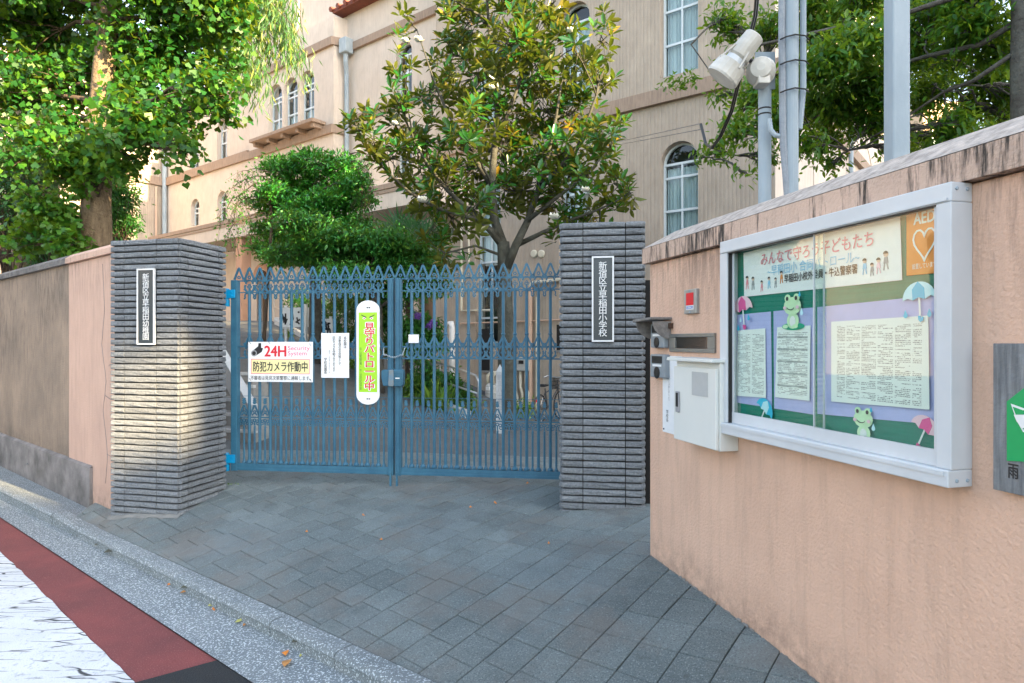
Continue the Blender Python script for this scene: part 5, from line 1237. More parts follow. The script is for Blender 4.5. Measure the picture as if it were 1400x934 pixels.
for i, (x, y, hp, mt, wh, lb) in enumerate(spots):
    Y = 4.0
    for _ in range(40):
        X = (x - CX) / F * Y; z = -.082 if wh == 'gutter' else gz(X, Y) + .003; Y = .5 * Y + .5 * (EYE - z) * F / (y - CY)
    L_ = hp * 1.9 * Y / F
    v = [(0, -L_ / 2, .002), (-L_ * .28, -L_ * .12, .25 * L_), (-L_ * .22, L_ * .2, .2 * L_), (0, L_ * .5, .1 * L_), (L_ * .22, L_ * .2, .18 * L_), (L_ * .28, -L_ * .12, .12 * L_), (0, -.1 * L_, .01), (0, L_ * .2, .02)]
    m = MB(); m.add(v, [(0, 6, 1), (6, 7, 2, 1), (7, 3, 2), (0, 5, 6), (6, 5, 4, 7), (7, 4, 3)])
    o = m.build('fallen_leaf', lm[mt], M=T(X, Y, z + .003) @ Matrix.Rotation(random.uniform(0, 6.28), 4, 'Z'))
    tag(o, lb or ('small dry leaf lying along the gutter' if wh == 'gutter' else 'tiny orange leaf lying on the paving'), 'leaf', None if lb else 'small leaves in the gutter' if wh == 'gutter' else 'tiny leaves on the paving')
# ================================================================== PLANTS
rng = np.random.default_rng(11)
TM = {
 'ellip': (np.array([(0, 0, 0), (.17, .32, .05), (.15, .68, .05), (0, 1, -.02), (-.15, .68, .05), (-.17, .32, .05)], float), [(0, 1, 2, 3), (0, 3, 4, 5)]),
 'mag':   (np.array([(0, 0, 0), (.17, .35, .045), (.165, .70, .04), (0, 1, -.05), (-.165, .70, .04), (-.17, .35, .045)], float), [(0, 1, 2, 3), (0, 3, 4, 5)]),
 'fan':   (np.array([(0, 0, 0), (.52, .62, .06), (.3, .96, .02), (.02, .80, .05), (-.3, .96, .02), (-.52, .62, .06)], float), [(0, 1, 2, 3), (0, 3, 4, 5)]),
 'dia':   (np.array([(0, 0, 0), (.26, .5, .03), (0, 1, 0), (-.26, .5, .03)], float), [(0, 1, 2, 3)]),
 'needle': (np.array([(0, 0, 0), (.06, .5, .0), (0, 1, 0), (-.06, .5, .0)], float), [(0, 1, 2, 3)]),
}
def unit(a): return a / np.maximum(np.linalg.norm(a, axis=1, keepdims=True), 1e-9)
def leaves(name, tmpl, pos_, axis, nrm, size, tint, mat, parent, kind='stuff'):
    tv, tf = TM[tmpl]; N = len(pos_)
    y = unit(axis); z = nrm - (nrm * y).sum(1, keepdims=True) * y; z = unit(z); x = np.cross(y, z)
    V = (tv[None, :, 0:1] * x[:, None, :] + tv[None, :, 1:2] * y[:, None, :] + tv[None, :, 2:3] * z[:, None, :]) * size[:, None, None] + pos_[:, None, :]
    k = len(tv); nf = len(tf); fl = len(tf[0])
    I = np.array(tf)[None] + (np.arange(N) * k)[:, None, None]
    o3 = np.array(WM[parent].translation) if parent is not None else np.zeros(3)
    me = bpy.data.meshes.new(name); me.vertices.add(N * k); me.vertices.foreach_set('co', (V - o3).astype(np.float32).ravel())
    me.loops.add(N * nf * fl); me.loops.foreach_set('vertex_index', I.astype(np.int32).ravel())
    me.polygons.add(N * nf); me.polygons.foreach_set('loop_start', np.arange(N * nf, dtype=np.int32) * fl); me.polygons.foreach_set('loop_total', np.full(N * nf, fl, np.int32))
    at_ = me.attributes.new('tint', 'FLOAT', 'POINT'); at_.data.foreach_set('value', np.repeat(np.clip(tint, 0, 1), k).astype(np.float32))
    me.update(calc_edges=True); o = link(name, me, mat, parent)
    if kind: o['kind'] = kind
    return o
def ball(n, c, r, shell=.45):
    d = unit(rng.normal(size=(n, 3))); q = (shell + (1 - shell) * rng.random(n)) ** (1 / 1.6); return np.array(c) + d * q[:, None] * np.array(r), d
def limb(p0, p1, r0, r1, sag=0., wig=.08, n=6):
    p0, p1 = Vector(p0), Vector(p1); L = (p1 - p0).length; pts = []
    for i in range(n + 1):
        u = i / n; p = p0.lerp(p1, u); p.z += sag * L * 4 * u * (1 - u)
        if 0 < i < n: p += Vector((random.uniform(-1, 1), random.uniform(-1, 1), random.uniform(-1, 1))) * wig * L * .3
        pts.append(p)
    return pts, [r0 + (r1 - r0) * i / n for i in range(n + 1)]
def root(name, x, y, label, cat, group=None): return empty(name, (x, y, gz(x, y) if y < 30 else 0), label, cat, group)
def crown(parent, blobs, tmpl, mat, size, per, ntips, droop=.3, up=.6, bark=None, twig=.006, limbs_from=None, r0=.06, spread=.16, outward=.7, sag=.05, shell=.45, nm='crown', tvar=.22, tbase=.45):
    """blobs: (centre, radii, weight); leaves sit in small sprays at twig tips inside each blob"""
    PP = []; AX_ = []; NN = []; TT = []; wood = MB()
    tot = sum(b[2] for b in blobs)
    for c, r, wgt in blobs:
        n = max(3, int(ntips * wgt / tot)); tips, d = ball(n, c, r, shell)
        if limbs_from is not None:
            j = min(limbs_from, key=lambda q: (Vector(q[0]) - Vector(c)).length + (3 if q[0][2] > c[2] else 0))
            pts, rr = limb(j[0], c, j[1], max(.012, j[1] * .3), sag); wood.tube(pts, rr, 6)
            for i in range(0, n, max(1, n // 14)):
                pts2, rr2 = limb(pts[3 + i % 4], tips[i], max(.008, j[1] * .3), .004, .03); wood.tube(pts2, rr2, 4)
        tb = rng.normal(0, .13, n)
        dirs = unit(d * outward + np.array([0, 0, -droop]) + rng.normal(0, .35, (n, 3)))
        for q in range(per):
            f = rng.random((n, 1)); off = rng.normal(0, spread * .5, (n, 3))
            PP.append(tips - dirs * f * spread + off)
            a = unit(dirs + rng.normal(0, .75, (n, 3)) + np.array([0, 0, -droop * .6])); AX_.append(a)
            NN.append(unit(rng.normal(0, .55, (n, 3)) + d * .35 + np.array([0, 0, up]))); TT.append(tbase + tb + rng.normal(0, tvar, n))
    PP = np.vstack(PP); N = len(PP)
    o = leaves(nm, tmpl, PP, np.vstack(AX_), np.vstack(NN), size * rng.uniform(.65, 1.2, N), np.concatenate(TT), mat, parent)
    if wood.v and bark is not None: tag(wood.build('branches', bark, parent, smooth=True, world=True), kind='stuff')
    return o
def PB(x, y, r, Y, dz=None, w=None, flat_=1.0, dr=1.0):
    c = P(x, y, Y); rr = r / F * Y; return (tuple(c), (rr, rr * dr, rr * flat_), w if w is not None else r * r)
def trunk(parent, pts, rad, mat, n=12, name='trunk'):
    m = MB(); P2 = []; R2 = []
    for i in range(len(pts) - 1):
        for k in range(4):
            u = k / 4; P2.append(Vector(pts[i]).lerp(Vector(pts[i + 1]), u)); R2.append((rad[i] + (rad[i + 1] - rad[i]) * u) * random.uniform(.96, 1.04))
    P2.append(Vector(pts[-1])); R2.append(rad[-1]); m.tube(P2, R2, n); return m.build(name, mat, parent, smooth=True, world=True)

# ---- ginkgo behind the roadside wall
Yg = 9.2; b0 = P(131, 466, Yg)
t = root('ginkgo_tree', b0.x, b0.y, 'ginkgo tree with fan leaves and pale furrowed trunk behind the roadside wall', 'tree')
gzb = gz(b0.x, b0.y)
trunk(t, [(b0.x, b0.y, gzb - .2), P(131, 300, Yg), P(134, 200, Yg), P(140, 120, Yg), P(150, 0, Yg), P(155, -150, Yg), P(158, -320, Yg)], [.26, .20, .17, .15, .12, .09, .04], MAT['palebark'])
fr_ = [(P(134 + k * .06, 205 - k, Yg + .05 * math.sin(k)), .032 + .012 * random.random()) for k in range(0, 330, 22)]
bl = []
for x, y, r in ((30, 60, 70), (110, 40, 80), (200, 50, 75), (270, 70, 65), (60, 120, 55), (140, 110, 60), (215, 130, 55), (285, 120, 40), (175, 165, 42), (235, 175, 36), (20, 20, 60), (100, -60, 90), (220, -50, 90), (300, 20, 50), (10, 130, 40), (90, 165, 30), (305, 150, 24), (250, 205, 22), (0, -60, 90), (290, -40, 60), (200, 195, 20), (185, 215, 14), (60, 195, 38), (20, 215, 36), (105, 190, 26), (150, 185, 26), (165, 225, 22)):
    bl.append(PB(x, y, r, Yg + random.uniform(-1.1, 1.2) - (.5 if y > 100 else 0), flat_=.72))
crown(t, bl, 'fan', MAT['ginkgo'], .095, 11, 2300, droop=.45, up=.5, bark=MAT['bark'], limbs_from=fr_, spread=.2, tbase=.40, tvar=.28)
bl = [PB(x, y, r, Yg - .35 + random.uniform(-.5, .3), flat_=.85) for x, y, r in ((120, 212, 28), (85, 235, 28), (155, 226, 18), (65, 285, 30), (88, 305, 22), (128, 238, 18), (112, 262, 14), (140, 210, 20), (50, 310, 22), (90, 330, 26), (40, 270, 16), (30, 330, 22))]
crown(t, bl, 'fan', MAT['ginkgo'], .085, 9, 420, droop=.35, up=.5, bark=MAT['bark'], limbs_from=[(P(131, 280, Yg), .03), (P(132, 220, Yg), .03), (P(130, 340, Yg), .03)], spread=.16, nm='epicormic_shoots', tbase=.72)
# ---- big old trunk further back
p = P(50, 466, 13.0); t = root('old_tree', p.x, p.y, 'massive pale trunked tree standing behind the ginkgo', 'tree')
trunk(t, [(p.x, p.y, gz(p.x, p.y) - .2), P(50, 300, 13), P(52, 150, 13), P(56, 0, 13), P(60, -200, 13)], [.48, .38, .36, .33, .25], MAT['palebark'], 16)
crown(t, [PB(x, y, r, 13.5 + random.uniform(-1, 1)) for x, y, r in ((30, -100, 150), (130, -160, 150), (-40, 40, 90), (5, 170, 34), (230, -200, 140), (40, 230, 40), (15, 120, 50), (85, 200, 26))], 'ellip', MAT['cherry'], .11, 8, 1000, bark=MAT['bark'], limbs_from=[(P(56, 0, 13), .12), (P(58, -100, 13), .12)], spread=.25, tbase=.7)
# ---- dark shrubs behind the wall
for x, y, r, Y, lb, tb in ((10, 260, 95, 11.5, 'dark evergreen shrub at the far end of the roadside wall', .35), (165, 285, 42, 10.4, 'mid green shrub between the ginkgo trunk and the left pillar', .85), (70, 350, 45, 11.0, 'low dark shrub under the ginkgo', .3)):
    p = P(x, 466, Y); t = root('evergreen_shrub', p.x, p.y, lb, 'shrub')
    bl = [PB(x + random.uniform(-1, 1) * r * .5, y + random.uniform(-1, 1) * r * .7, r * random.uniform(.45, .75), Y + random.uniform(-.3, .5)) for _ in range(9)]
    crown(t, bl, 'ellip', MAT['shrub'], .075, 8, 1500 if r > 60 else 700, bark=MAT['bark'], limbs_from=[(Vector((p.x, p.y, gz(p.x, p.y) + .3)), .03)], spread=.14, tbase=tb, shell=.1)
# ---- cedar top
p = P(350, 466, 19); t = root('cedar_tree', p.x, p.y, 'cedar with drooping yellow green branches above the arched triple window', 'tree')
trunk(t, [(P(132, 400, 19).x, p.y, gz(p.x, p.y)), P(132, 200, 19), P(140, 0, 19), P(150, -250, 19)], [.3, .25, .2, .05], MAT['bark'])
m = MB(); PP = []; AXs = []; NN = []
for x, y, L in ((420, 72, 1.0), (405, 40, 1.0), (395, 15, 1), (380, 60, 1), (365, 85, 1), (352, 100, .9), (385, -10, 1), (360, 30, 1), (345, 60, .9), (330, 30, .9), (370, -30, 1), (340, -10, 1), (410, 5, 1), (330, 80, .8)):
    e = P(x, y, 18.2 + random.uniform(-.8, .8)); s_ = P(150, y - 120 - random.uniform(0, 40), 19); pts, rr = limb(s_, e, .05, .008, .12, .03, 8); m.tube(pts, rr, 5)
    for i in range(3, 9):
        for q in range(190):
            u = rng.random(); b_ = np.array(pts[i - 1].lerp(pts[i], u)) + rng.normal(0, .10, 3); hang = rng.random() ** 1.5 * 1.1 * (i / 8)
            PP.append(b_ + np.array([0.10 * hang, 0, -hang])); AXs.append((rng.normal(0, .35), rng.normal(0, .35), -1)); NN.append(rng.normal(size=3))
PP = np.array(PP); leaves('crown', 'needle', PP, np.array(AXs, float), np.array(NN), rng.uniform(.2, .42, len(PP)), rng.normal(.55, .22, len(PP)), MAT['cedar'], t)
m.build('limbs', MAT['bark'], t, smooth=True, world=True)
# ---- clipped evergreen behind the gate
Yk = 15.5; p = P(430, 466, Yk); t = root('clipped_evergreen', p.x, p.y, 'dense round clipped evergreen tree in front of the porch', 'tree')
g0_ = gz(p.x, p.y); trunk(t, [(p.x, p.y, g0_ - .1), P(432, 360, Yk), P(428, 300, Yk), P(430, 240, Yk)], [.16, .13, .1, .05], MAT['darkbark'])
bl = [PB(x, y, r, Yk + random.uniform(-.7, .7), flat_=random.uniform(.38, .6)) for x, y, r in ((408, 262, 30), (440, 272, 34), (480, 268, 26), (375, 262, 24), (385, 228, 30), (430, 222, 36), (468, 226, 30), (395, 258, 40), (445, 255, 42), (485, 250, 26), (370, 280, 32), (415, 288, 40), (460, 285, 40), (498, 275, 18), (365, 312, 26), (400, 320, 36), (450, 318, 40), (360, 338, 22), (490, 305, 24), (420, 345, 34), (380, 352, 26), (500, 320, 20))]
crown(t, bl, 'ellip', MAT['maki'], .12, 10, 2600, droop=-.15, up=.8, bark=MAT['darkbark'], limbs_from=[(P(430, 345, Yk), .03), (P(430, 325, Yk), .03), (P(428, 300, Yk), .03), (P(429, 280, Yk), .03), (P(430, 260, Yk), .03), (P(430, 245, Yk), .02)], spread=.13, tbase=.45, shell=.3, tvar=.25)
# ---- layered fine-leaved tree below it
Ym = 13.4; p = P(520, 466, Ym); t = root('layered_maple', p.x, p.y, 'low layered maple spreading just above the gate spikes', 'tree')
trunk(t, [(p.x, p.y, gz(p.x, p.y) - .1), P(518, 420, Ym), P(508, 380, Ym), P(500, 350, Ym)], [.09, .07, .06, .03], MAT['darkbark'])
bl = [PB(x, y, r, Ym + random.uniform(-.6, .6), flat_=.22) for x, y, r in ((410, 305, 40), (440, 315, 40), (460, 335, 60), (520, 330, 50), (560, 342, 36), (580, 352, 24), (430, 350, 50), (500, 352, 60), (550, 365, 40), (470, 322, 40), (595, 362, 18), (540, 322, 18), (380, 345, 24), (480, 375, 50), (560, 395, 40), (520, 400, 30), (600, 390, 20))]
crown(t, bl, 'ellip', MAT['maple'], .12, 12, 1900, droop=.12, up=1.4, bark=MAT['darkbark'], limbs_from=[(P(505, 370, Ym), .025), (P(518, 420, Ym), .03)], spread=.2, outward=1.1, tbase=.42, shell=.1)
# ---- thin weeping shrub left of the evergreen
Yw = 15.0; p = P(330, 466, Yw); t = root('weeping_shrub', p.x, p.y, 'sparse bare twigged weeping shrub beside the clipped evergreen', 'shrub')
m = MB(); PP = []
for x, y, x2, y2 in ((360, 250, 300, 295), (365, 240, 310, 260), (370, 235, 325, 235), (360, 290, 308, 320), (362, 270, 318, 280), (480, 220, 505, 240), (478, 210, 510, 215), (485, 225, 500, 275)):
    pts, rr = limb(P(x, y, Yw), P(x2, y2, Yw - .4), .018, .004, .12, .12, 7); m.tube(pts, rr, 4)
    for i in range(3, 8):
        for _ in range(5):
            e = pts[i] + Vector((random.uniform(-.25, .25), random.uniform(-.2, .2), -random.uniform(.1, .75))); m.tube([pts[i], (pts[i] + e) / 2 + Vector((.04, 0, .03)), e], .003, 3)
            if random.random() < .8: PP += [np.array(pts[i].lerp(e, random.random())) + rng.normal(0, .05, 3) for _ in range(7)]
m.tube([Vector((p.x + .5, p.y, gz(p.x, p.y))), P(372, 300, Yw), P(366, 245, Yw)], [.05, .035, .02], 6)
m.build('limbs', MAT['bark'], t, world=True); PP = np.array(PP); leaves('crown', 'dia', PP, rng.normal(size=PP.shape), rng.normal(size=PP.shape) + [0, 0, 1], rng.uniform(.05, .09, len(PP)), rng.normal(.5, .2, len(PP)), MAT['maple'], t)
# ---- fan palm
Yp = 14.6; p = P(560, 466, Yp); t = root('fan_palm', p.x, p.y, 'dark green fan palm half hidden behind the maple', 'palm')
trunk(t, [(p.x, p.y, gz(p.x, p.y)), P(560, 345, Yp)], [.1, .09], MAT['bark'])
for x, y, an in ((546, 300, 115), (565, 304, 80), (582, 312, 45), (540, 318, 160), (590, 330, 15), (560, 325, 90)):
    c = P(x, y + 14, Yp + random.uniform(-.4, .2)); m = MB(); base = P(560, 345, Yp); m.tube([base, c], .012, 5)
    for k in range(17):
        aa = R(an + (k - 8) * 11); L = random.uniform(.55, .75); d = Vector((math.cos(aa), random.uniform(-.3, .1), math.sin(aa))); sd = Vector((-math.sin(aa), 0, math.cos(aa))) * .028
        e = c + d * L + Vector((0, 0, -.08)); m.add([c, c + d * L * .5 + sd, e, c + d * L * .5 - sd], [(0, 1, 2, 3)])
    o = m.build('frond', MAT['palm'], t, world=True); at_ = o.data.attributes.new('tint', 'FLOAT', 'POINT'); at_.data.foreach_set('value', rng.random(len(o.data.vertices)).astype(np.float32))

# ---- magnolia
Yn = 11.6; p = P(692, 466, Yn); t = root('magnolia_tree', p.x, p.y, 'magnolia with glossy leaves and white flowers standing behind the gate', 'tree')
gb = gz(p.x, p.y)
trunk(t, [(p.x, p.y, gb - .2), P(692, 520, Yn), P(691, 430, Yn), P(690, 370, Yn), P(688, 330, Yn)], [.19, .155, .14, .135, .11], MAT['mosstrunk'], 14)
mains = []
m = MB()
for pts_, r in (([(690, 372), (705, 335), (722, 300), (735, 262), (748, 215), (760, 160), (768, 110)], .085), ([(688, 335), (676, 300), (672, 255), (676, 200), (680, 150), (672, 90), (668, 30), (665, -20)], .09), ([(686, 335), (668, 312), (640, 285), (612, 260), (585, 225), (565, 190), (555, 130)], .06), ([(680, 320), (655, 300), (600, 285), (560, 262), (520, 225), (490, 180)], .05), ([(705, 335), (740, 318), (780, 300), (820, 285), (855, 268)], .05), ([(722, 300), (760, 270), (800, 240), (835, 200)], .045), ([(672, 255), (640, 200), (610, 150), (590, 100), (570, 40)], .045), ([(735, 262), (790, 200), (815, 130), (835, 60)], .045), ([(690, 350), (650, 335), (610, 345), (590, 335)], .03), ([(676, 200), (700, 140), (722, 80), (740, 20)], .045)):
    v = [P(x, y, Yn + random.uniform(-.25, .25) + (i - 2) * random.uniform(-.12, .12)) for i, (x, y) in enumerate(pts_)]; v[0] = P(*pts_[0], Yn)
    m.tube(v, [r * (1 - .82 * i / (len(v) - 1)) for i in range(len(v))], 8); mains += [(q, r * .35) for q in v[2:]]
m.build('limbs', MAT['mosstrunk'], t, smooth=True, world=True)
lob = [(485, 165, 22), (510, 190, 26), (540, 215, 34), (560, 175, 34), (575, 235, 36), (545, 140, 24), (553, 95, 22), (550, 50, 14), (545, 15, 12), (590, 200, 36), (600, 130, 34), (620, 75, 40), (640, 30, 40), (650, 120, 44), (640, 180, 44), (610, 250, 40), (640, 240, 44), (690, 60, 46), (700, 10, 40), (690, 110, 44), (690, 165, 46), (690, 215, 46), (690, 260, 38), (735, 40, 36), (740, 95, 40), (740, 150, 42), (745, 205, 44), (735, 245, 40), (785, 65, 34), (790, 110, 34), (820, 55, 24), (826, 20, 14), (822, 100, 20), (785, 155, 36), (790, 205, 40), (830, 115, 16), (845, 170, 16), (820, 180, 26), (825, 215, 30), (800, 250, 34), (840, 250, 26), (865, 262, 20), (770, 275, 32), (810, 290, 26), (845, 285, 18), (790, 315, 26), (765, 315, 20), (820, 320, 18), (650, 285, 30), (620, 300, 26), (590, 320, 22), (610, 350, 20), (640, 345, 14), (580, 270, 24), (590, 300, 14), (620, 0, 30), (760, 0, 26), (665, -30, 40), (720, -40, 40), (520, 155, 14), (500, 145, 10)]
PP = []; A_ = []; N_ = []; T_ = []; tw = MB(); big = []
for x, y, r in lob:
    n = max(2, int(r * r / 70)); c = np.array(P(x, y, Yn + random.uniform(-1, 1) * (1.2 if r > 25 else .5))); rr = r / F * Yn
    tips, d = ball(n, c, (rr, rr * 1.6, rr), .25)
    j = min(mains, key=lambda q: (q[0] - Vector(c)).length); pts, rad = limb(j[0], c, j[1], .008, .03); tw.tube(pts, rad, 5)
    for i in range(n):
        tp = Vector(tips[i]); pts2, rad2 = limb(pts[3 + i % 4], tp, .009, .005, .03, .06, 4); tw.tube(pts2, rad2, 4)
        ax = (Vector(d[i]) * .6 + Vector((0, 0, .8)) + Vector(rng.normal(0, .25, 3))).normalized(); s1 = ax.orthogonal().normalized(); s2 = ax.cross(s1); k0 = rng.integers(7, 12); tb = rng.normal(.45, .2) + (.3 if rng.random() < .10 else 0)
        for k in range(k0):
            an = k * 2.4 + rng.random() * .5; lay = k / k0; out = s1 * math.cos(an) + s2 * math.sin(an); a = (out * (.55 + .6 * lay) + ax * (.95 - 1.0 * lay) + Vector((0, 0, -.12))).normalized()
            PP.append(tp - ax * lay * .10 + out * .012); A_.append(a); N_.append(ax + out * .1); T_.append(tb + rng.normal(0, .14) + (.5 if rng.random() < .03 else 0))
PP = np.array([tuple(v) for v in PP]); A_ = np.array([tuple(v) for v in A_]); N_ = np.array([tuple(v) for v in N_]); T_ = np.array(T_); S_ = rng.uniform(.16, .26, len(PP))
order = np.argsort(PP[:, 1]); pick = np.zeros(len(PP), bool); pick[order[:1200][::4][:290]] = True
leaves('crown', 'mag', PP[~pick], A_[~pick], N_[~pick], S_[~pick], T_[~pick], MAT['magnolia'], t)
tv, tf = TM['mag']; lms = []
for q in range(6):
    mm = MB(); mm.add([tuple(v) for v in tv], tf); me = mm.mesh('leaf'); me.materials.append(MAT['magnolia']); a = me.attributes.new('tint', 'FLOAT', 'POINT'); a.data.foreach_set('value', np.full(6, .15 + .15 * q, np.float32)); lms.append(me)
for i in np.where(pick)[0]:
    y = Vector(A_[i]).normalized(); z = Vector(N_[i]); z = (z - y * z.dot(y)).normalized(); x = y.cross(z); s_ = S_[i]; o = WM[t].translation; pp = Vector(PP[i]) - o
    link('leaf', lms[int(np.clip(T_[i] * 6, 0, 5))], MAT['magnolia'], t, Matrix(((x.x * s_, y.x * s_, z.x * s_, pp.x), (x.y * s_, y.y * s_, z.y * s_, pp.y), (x.z * s_, y.z * s_, z.z * s_, pp.z), (0, 0, 0, 1))))
tw.build('twigs', MAT['mosstrunk'], t, smooth=True, world=True)
for x, y, r in ((572, 57, 7), (554, 58, 6), (577, 276, 8), (757, 299, 8), (780, 45, 7), (672, 121, 5), (800, 262, 7), (540, 170, 5), (512, 283, 0)):
    if not r: continue
    c = P(x, y, Yn - 1.5); k = r / F * (Yn - 1.5) * 1.15; m = MB()
    for q in range(9):
        an = q * 2.4; tilt = .5 + .5 * (q / 9); d = Vector((math.cos(an) * tilt, math.sin(an) * tilt - .35, 1.1 - tilt)).normalized(); s1 = d.orthogonal().normalized(); 
        s1 = Vector((-math.sin(an), math.cos(an), 0)); up_ = d.cross(s1)
        m.add([c, c + d * k * .6 + s1 * k * .55 + up_ * .15 * k, c + d * k * 1.15 + up_ * k * .35, c + d * k * .6 - s1 * k * .55 + up_ * .15 * k, c + d * k * .65 - up_ * .12 * k], [(0, 1, 4), (1, 2, 4), (2, 3, 4), (3, 0, 4)])
    m.build('flower', MAT['petal'], t, smooth=True, world=True)
# ---- bed planting: hydrangea, ground cover, shrubs
p = P(572, 466, 13.6); t = root('hydrangea', p.x, p.y, 'hydrangea bush with purple flower heads behind the meeting stiles', 'shrub')
crown(t, [PB(x, y, r, 13.6) for x, y, r in ((565, 445, 24), (585, 455, 22), (550, 455, 16), (575, 475, 24), (600, 470, 14))], 'ellip', MAT['shrub'], .14, 8, 260, spread=.12, tbase=.75, shell=.1)
for x, y in ((587, 444), (592, 441), (571, 431)):
    pp, d = ball(120, tuple(P(x, y, 13.2)), (.075, .075, .06), .85); leaves('flower_head', 'dia', pp, rng.normal(size=pp.shape), d, np.full(120, .045), rng.random(120), MAT['hydr'], t, None)
def bedmass(name, label, cat, pts, tmpl, mat, size, n, tb, droop=.1):
    c = pts[0]; p = P(c[0], 466, c[3]); t = root(name, p.x, p.y, label, cat)
    crown(t, [PB(x, y, r, Y, flat_=.7) for x, y, r, Y in pts], tmpl, mat, size, 8, n, spread=.1, tbase=tb, shell=.05, droop=droop)
bedmass('dark_shrub', 'dark leafy shrub behind the lower handrail', 'shrub', [(585, 515, 26, 13.6), (610, 525, 26, 13.4), (630, 540, 20, 13.2), (600, 545, 22, 13.2), (570, 530, 18, 13.7)], 'ellip', MAT['shrub'], .11, 420, .5)
bedmass('yellow_green_shrub', 'yellow green ground cover along the white kerb by the lock', 'plant', [(565, 520, 12, 13.4), (580, 545, 12, 13.1), (560, 535, 10, 13.6), (600, 560, 8, 12.9)], 'ellip', MAT['limeshrub'], .08, 190, .6)
bedmass('dark_hedge', 'dark hedge along the bed behind the brush boards', 'hedge', [(430, 425, 30, 18), (470, 415, 36, 17), (500, 420, 36, 16), (525, 440, 30, 15), (455, 445, 24, 16.5), (490, 455, 26, 15.5), (540, 470, 22, 14.6), (410, 410, 24, 19), (535, 410, 30, 15), (515, 470, 24, 15)], 'ellip', MAT['shrub'], .10, 1500, .35)
bedmass('low_ground_cover', 'low bright ground cover at the kerb below the brush boards', 'plant', [(430, 478, 10, 16.8), (455, 484, 10, 16.1), (480, 495, 10, 15.5), (505, 505, 9, 15), (395, 455, 8, 18.5), (525, 515, 8, 14.5)], 'ellip', MAT['limeshrub'], .07, 220, .5)
# spiky grass tuft
p = P(595, 560, 12.9); t = root('grass_tuft', p.x, p.y, 'tuft of long bright grass blades beside the white kerb', 'plant'); n = 60
pp = np.tile(np.array([p.x, p.y, gz(p.x, p.y)]), (n, 1)) + rng.normal(0, .12, (n, 3)) * [1.6, 1, 0]; leaves('crown', 'needle', pp, rng.normal(0, .45, (n, 3)) + [0, 0, 1], rng.normal(size=(n, 3)), rng.uniform(.35, .7, n), rng.random(n), MAT['limeshrub'], t)
for x, Y, lb in ((640, 13.2, 'small weed at the foot of the gas meters'), (716, 14.5, 'leafy weed below the boxed meters by the bicycle')):
    p = P(x, 466, Y); p.z = gz(p.x, p.y); t = root('weed', p.x, p.y, lb, 'plant'); crown(t, [((p.x, p.y, p.z + .2), (.3, .2, .25), 1)], 'ellip', MAT['limeshrub'], .11, 6, 40, spread=.1)
# tiny weeds in the paving joints
for x, y, lb in ((243, 683, 'tiny green weed at the foot of the left pillar'), (310, 662, 'tiny green weed at the back corner of the left pillar')):
    Y = 6.0
    for _ in range(30): X = (x - CX) / F * Y; Y = .5 * Y + .5 * (EYE - gz(X, Y)) * F / (y - CY)
    t = root('weed', X, Y, lb, 'plant'); n = 26; pp = np.array([X, Y, gz(X, Y)]) + rng.normal(0, .02, (n, 3)) * [2, 1, .2]; leaves('crown', 'dia', pp, rng.normal(0, .6, (n, 3)) + [0, 0, 1], rng.normal(size=(n, 3)), rng.uniform(.012, .03, n), rng.random(n), MAT['limeshrub'], t)

# ---- cherry tree behind the notice board wall
Yc = 5.6; p = P(1408, 466, Yc); t = root('cherry_tree', p.x, p.y, 'dark trunked cherry tree spreading over the notice board wall', 'tree')
gb = gz(p.x, p.y)
trunk(t, [(p.x + .05, p.y, gb - .2), P(1410, 250, Yc), P(1405, 80, Yc), P(1404, -60, Yc), P(1398, -250, Yc)], [.17, .14, .125, .11, .07], MAT['darkbark'], 14)
m = MB(); mains = []
for pts_, r in (([(1404, 20, 5.6), (1340, 60, 5.9), (1270, 75, 6.2), (1200, 95, 6.5), (1140, 140, 6.8), (1080, 185, 7.0)], .03), ([(1404, 60, 5.6), (1330, 110, 5.8), (1290, 125, 6.1), (1230, 165, 6.3), (1160, 205, 6.6)], .024), ([(1404, -40, 5.6), (1320, -10, 5.6), (1230, 20, 5.9), (1130, 40, 6.2), (1040, 60, 6.4), (980, 110, 6.6), (945, 60, 6.6)], .03), ([(1200, 95, 6.5), (1120, 90, 6.9), (1040, 130, 7.2), (1000, 190, 7.2), (960, 215, 7.2)], .018), ([(1404, -80, 5.6), (1300, -60, 6.2), (1180, -40, 6.6), (1060, -10, 7)], .03)):
    v = [P(*q) for q in pts_]; m.tube(v, [r * (1 - .8 * i / (len(v) - 1)) for i in range(len(v))], 7); mains += [(q, r * .3) for q in v[1:]]
m.build('limbs', MAT['darkbark'], t, smooth=True, world=True)
bl = []
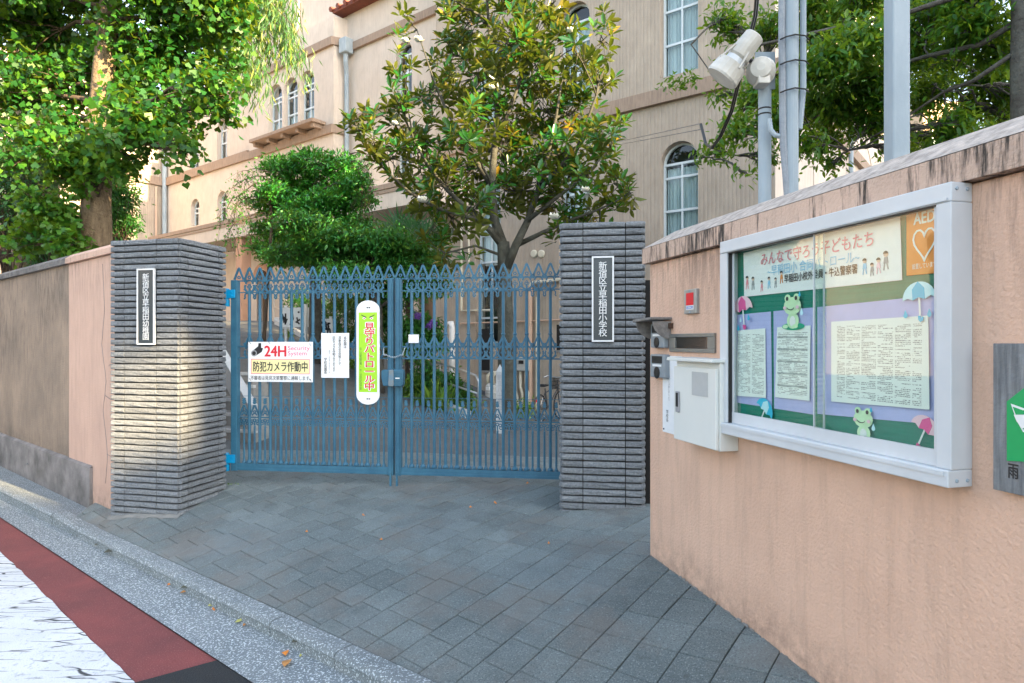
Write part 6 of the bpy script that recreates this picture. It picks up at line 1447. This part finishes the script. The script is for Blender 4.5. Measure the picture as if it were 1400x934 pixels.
for x, y, r in ((1000, 40, 20), (985, 25, 16), (1050, 40, 30), (1035, 130, 26), (1010, 180, 22), (985, 205, 16), (1060, 160, 30), (1050, 215, 18), (1120, 40, 46), (1130, 90, 44), (1110, 140, 42), (1150, 150, 44), (1170, 60, 46), (1180, 110, 46), (1130, 195, 24), (1190, 170, 36), (1260, 40, 50), (1290, 90, 44), (1270, 130, 40), (1330, 40, 46), (1350, 110, 40), (1330, 150, 34), (1300, 170, 24), (1265, 190, 22), (1370, 70, 36), (1350, 190, 20), (1375, 165, 18), (1250, 0, 46), (1180, 0, 46), (1110, 0, 40), (1330, -10, 50), (1020, 235, 8), (985, 130, 12), (960, 215, 8), (1240, 80, 40), (1210, 130, 34), (1000, 90, 14), (1300, 200, 26), (1340, 215, 24), (1380, 195, 22), (1390, 130, 30), (1230, 205, 18), (1140, 225, 14), (1100, 200, 20), (1075, 120, 24)):
    bl.append(PB(x, y, r, 6.6 + random.uniform(-.6, .9), flat_=.55, dr=1.4))
crown(t, bl, 'ellip', MAT['cherry'], .085, 10, 3300, droop=.35, up=.9, bark=MAT['darkbark'], limbs_from=mains, spread=.14, tbase=.4, shell=.1)
# low hanging sprig over the facade band
crown(t, [PB(x, y, r, 7.4, flat_=.5) for x, y, r in ((928, 112, 8), (945, 108, 8), (912, 118, 5))], 'ellip', MAT['cherry'], .07, 6, 26, bark=None, limbs_from=[(P(985, 95, 7.2), .01)], spread=.08, nm='low_sprig')
# bright tree beyond on the far right
p = P(1390, 466, 24); t = root('bright_tree', p.x, p.y, 'sunlit yellow green tree beyond the cherry trunk', 'tree')
trunk(t, [(p.x, p.y, gz(p.x, p.y)), P(1390, 250, 24), P(1385, 150, 24)], [.25, .2, .1], MAT['bark'])
crown(t, [PB(x, y, r, 24) for x, y, r in ((1370, 190, 40), (1400, 150, 50), (1420, 210, 50), (1350, 230, 30))], 'ellip', MAT['limeshrub'], .22, 8, 420, bark=MAT['bark'], limbs_from=[(P(1390, 250, 24), .08)], spread=.4, tbase=.7)
